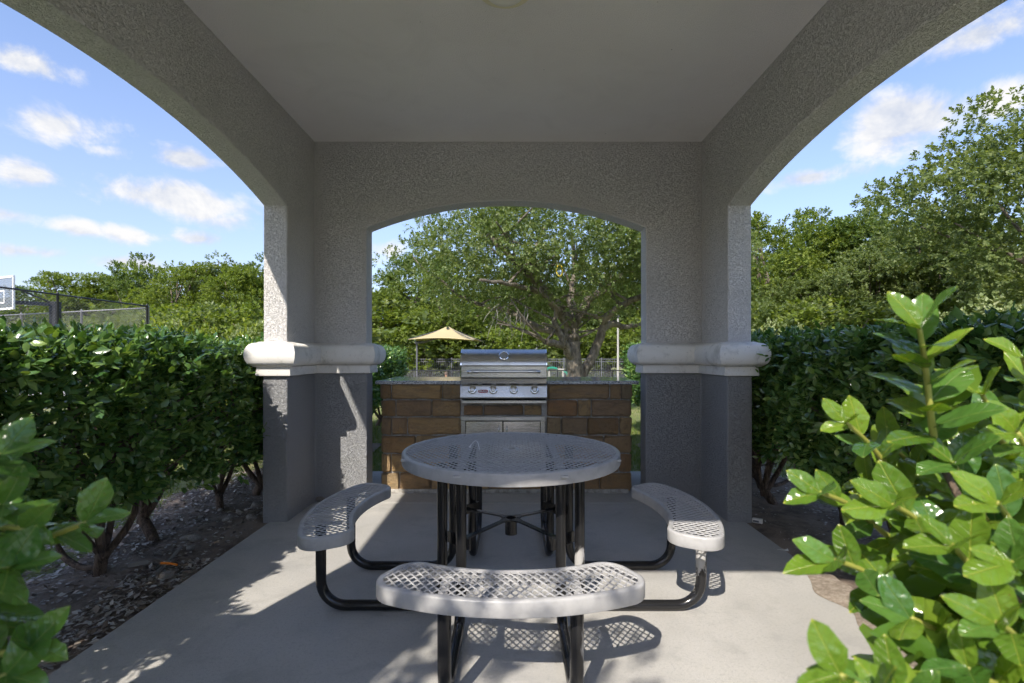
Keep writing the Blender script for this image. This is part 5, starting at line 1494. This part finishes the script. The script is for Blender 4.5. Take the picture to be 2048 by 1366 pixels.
mb.box(ptop.x - .10, ptop.x + .14, SD - .09, SD + .09, ptop.z - .02, ptop.z + .10)
mb.build('arm', M['greymetal'], su, world=True)
mb = MB()
for c_ in cn: mb.tube([apex - Vector((0, 0, .1)), c_], .022, 6)
mb.build('rib', M['greymetal'], su, world=True)
MB().box(apex.x - .02, apex.x + .10, apex.y - .5, apex.y - .35, apex.z - .22, apex.z - .06).build('vent_patch', M['blackmetal'], su, world=True)
# lamp post
q = P(1236, 757, 29); q.z = gz(29); hp = P(1236, 638, 29).z - q.z
lpst = thing('lamp_post', 'slim tan lamp post standing by the oak near the playground fence', 'lamp post', q)
MB().lathe([(.085, -.1), (.085, .12), (.060, .16), (.056, hp), (.03, hp + .02)], (0, 0, 0), 12).build('pole', M['tanpaint'], lpst, smooth=True, sharp=40)
MB().lathe([(.03, hp), (.03, hp + .10), (.09, hp + .12), (.10, hp + .22), (.12, hp + .24), (.05, hp + .32), (.01, hp + .36)], (0, 0, 0), 12).build('lamp_head', M['greymetal'], lpst, smooth=True, sharp=40)
# play frame
q = P(1112, 757, 31); q.z = gz(31)
pfm = thing('play_frame', 'small cream and green play frame with a slide behind the low fence', 'play frame', q)
for dx in (-.42, .42):
    MB().box(dx - .05, dx + .05, -.05, .05, -.1, .98).build('post', M['tanpaint'], pfm, bevel=.01)
MB().box(-.5, .5, -.06, .06, .981, 1.07).build('crossbar', M['tanpaint'], pfm, bevel=.01)
mb = MB(); mb.prism([(-.62, .80), (-.50, 1.16), (-.2, 1.20), (.05, 1.14), (.1, 1.0), (-.15, 1.075), (-.45, 1.075)], lambda u, v, t_: (u, t_, v), -.16, .16); mb.build('canopy', M['greenplastic'], pfm)
mb = MB(); pts = [(.45, .95), (.62, .9), (.85, .55), (1.1, .2), (1.35, .14), (1.35, .09), (1.05, .13), (.8, .45), (.58, .8), (.45, .86)]
mb.prism(pts, lambda u, v, t_: (u, t_, v), -.24, .24); mb.build('slide', M['greenplastic'], pfm)
# pale lid beyond the hedge
q = P(1722, 668, 9.5)
ld = thing('utility_box', 'pale round-topped utility box showing just above the hedge', 'utility box', (q.x, 9.5, gz(9.5)))
hh = q.z - gz(9.5)
MB().lathe([(.27, -.05), (.27, hh - .08)], (0, 0, 0), 24).build('body', M['paper'], ld, smooth=True, sharp=40)
MB().lathe([(.29, hh - .079), (.30, hh - .05), (.27, hh - .01), (.19, hh + .025), (.08, hh + .04), (.01, hh + .045)], (0, 0, 0), 24).build('lid', M['whitepaint'], ld, smooth=True, sharp=50)
# person sitting on the grass
q = P(892, 757, 29); pz = gz(29)
per = thing('person', 'person in a salmon top sitting on the grass by the playground fence', 'person', (q.x, 29, pz))
J = {'pel': (0, 0, .10), 'sp': (0, .02, .30), 'ch': (0, .02, .48), 'nk': (0, .01, .60), 'h1': (0, 0, .70), 'h2': (0, -.01, .82), 'h3': (0, 0, .89),
     'sl': (-.17, .02, .54), 'el': (-.23, -.06, .33), 'wl': (-.16, -.24, .22), 'sr': (.17, .02, .54), 'er': (.23, -.06, .33), 'wr': (.16, -.24, .22),
     'hl': (-.10, 0, .09), 'kl': (-.30, -.34, .17), 'al': (-.02, -.46, .06), 'fl': (.10, -.50, .05), 'hr': (.10, 0, .09), 'kr': (.30, -.34, .17), 'ar': (.02, -.36, .06), 'fr': (-.10, -.38, .05)}
RD = {'pel': .13, 'sp': .12, 'ch': .13, 'nk': .05, 'h1': .07, 'h2': .088, 'h3': .05, 'sl': .06, 'el': .045, 'wl': .03, 'sr': .06, 'er': .045, 'wr': .03, 'hl': .09, 'kl': .065, 'al': .045, 'fl': .035, 'hr': .09, 'kr': .065, 'ar': .045, 'fr': .035}
E = [('pel', 'sp'), ('sp', 'ch'), ('ch', 'nk'), ('nk', 'h1'), ('h1', 'h2'), ('h2', 'h3'), ('ch', 'sl'), ('sl', 'el'), ('el', 'wl'), ('ch', 'sr'), ('sr', 'er'), ('er', 'wr'), ('pel', 'hl'), ('hl', 'kl'), ('kl', 'al'), ('al', 'fl'), ('pel', 'hr'), ('hr', 'kr'), ('kr', 'ar'), ('ar', 'fr')]
ks = list(J); me = bpy.data.meshes.new('body'); me.from_pydata([J[k] for k in ks], [(ks.index(a), ks.index(b)) for a, b in E], [])
body = link('body', me, M['skin'], per)
sk = body.modifiers.new('skin', 'SKIN'); sb = body.modifiers.new('sub', 'SUBSURF'); sb.levels = 1; sb.render_levels = 1
for i, k in enumerate(ks): me.skin_vertices[0].data[i].radius = (RD[k], RD[k]); me.skin_vertices[0].data[i].use_root = (k == 'pel')
MB().lathe([(.155, .08), (.150, .30), (.165, .44), (.175, .53), (.12, .585), (.075, .60)], (0, .015, 0), 18).build('shirt', M['salmon'], per, smooth=True)
MB().lathe([(.070, .70), (.105, .76), (.108, .84), (.085, .90), (.04, .925), (.005, .93)], (0, .022, 0), 16).build('hair', M['hair'], per, smooth=True)
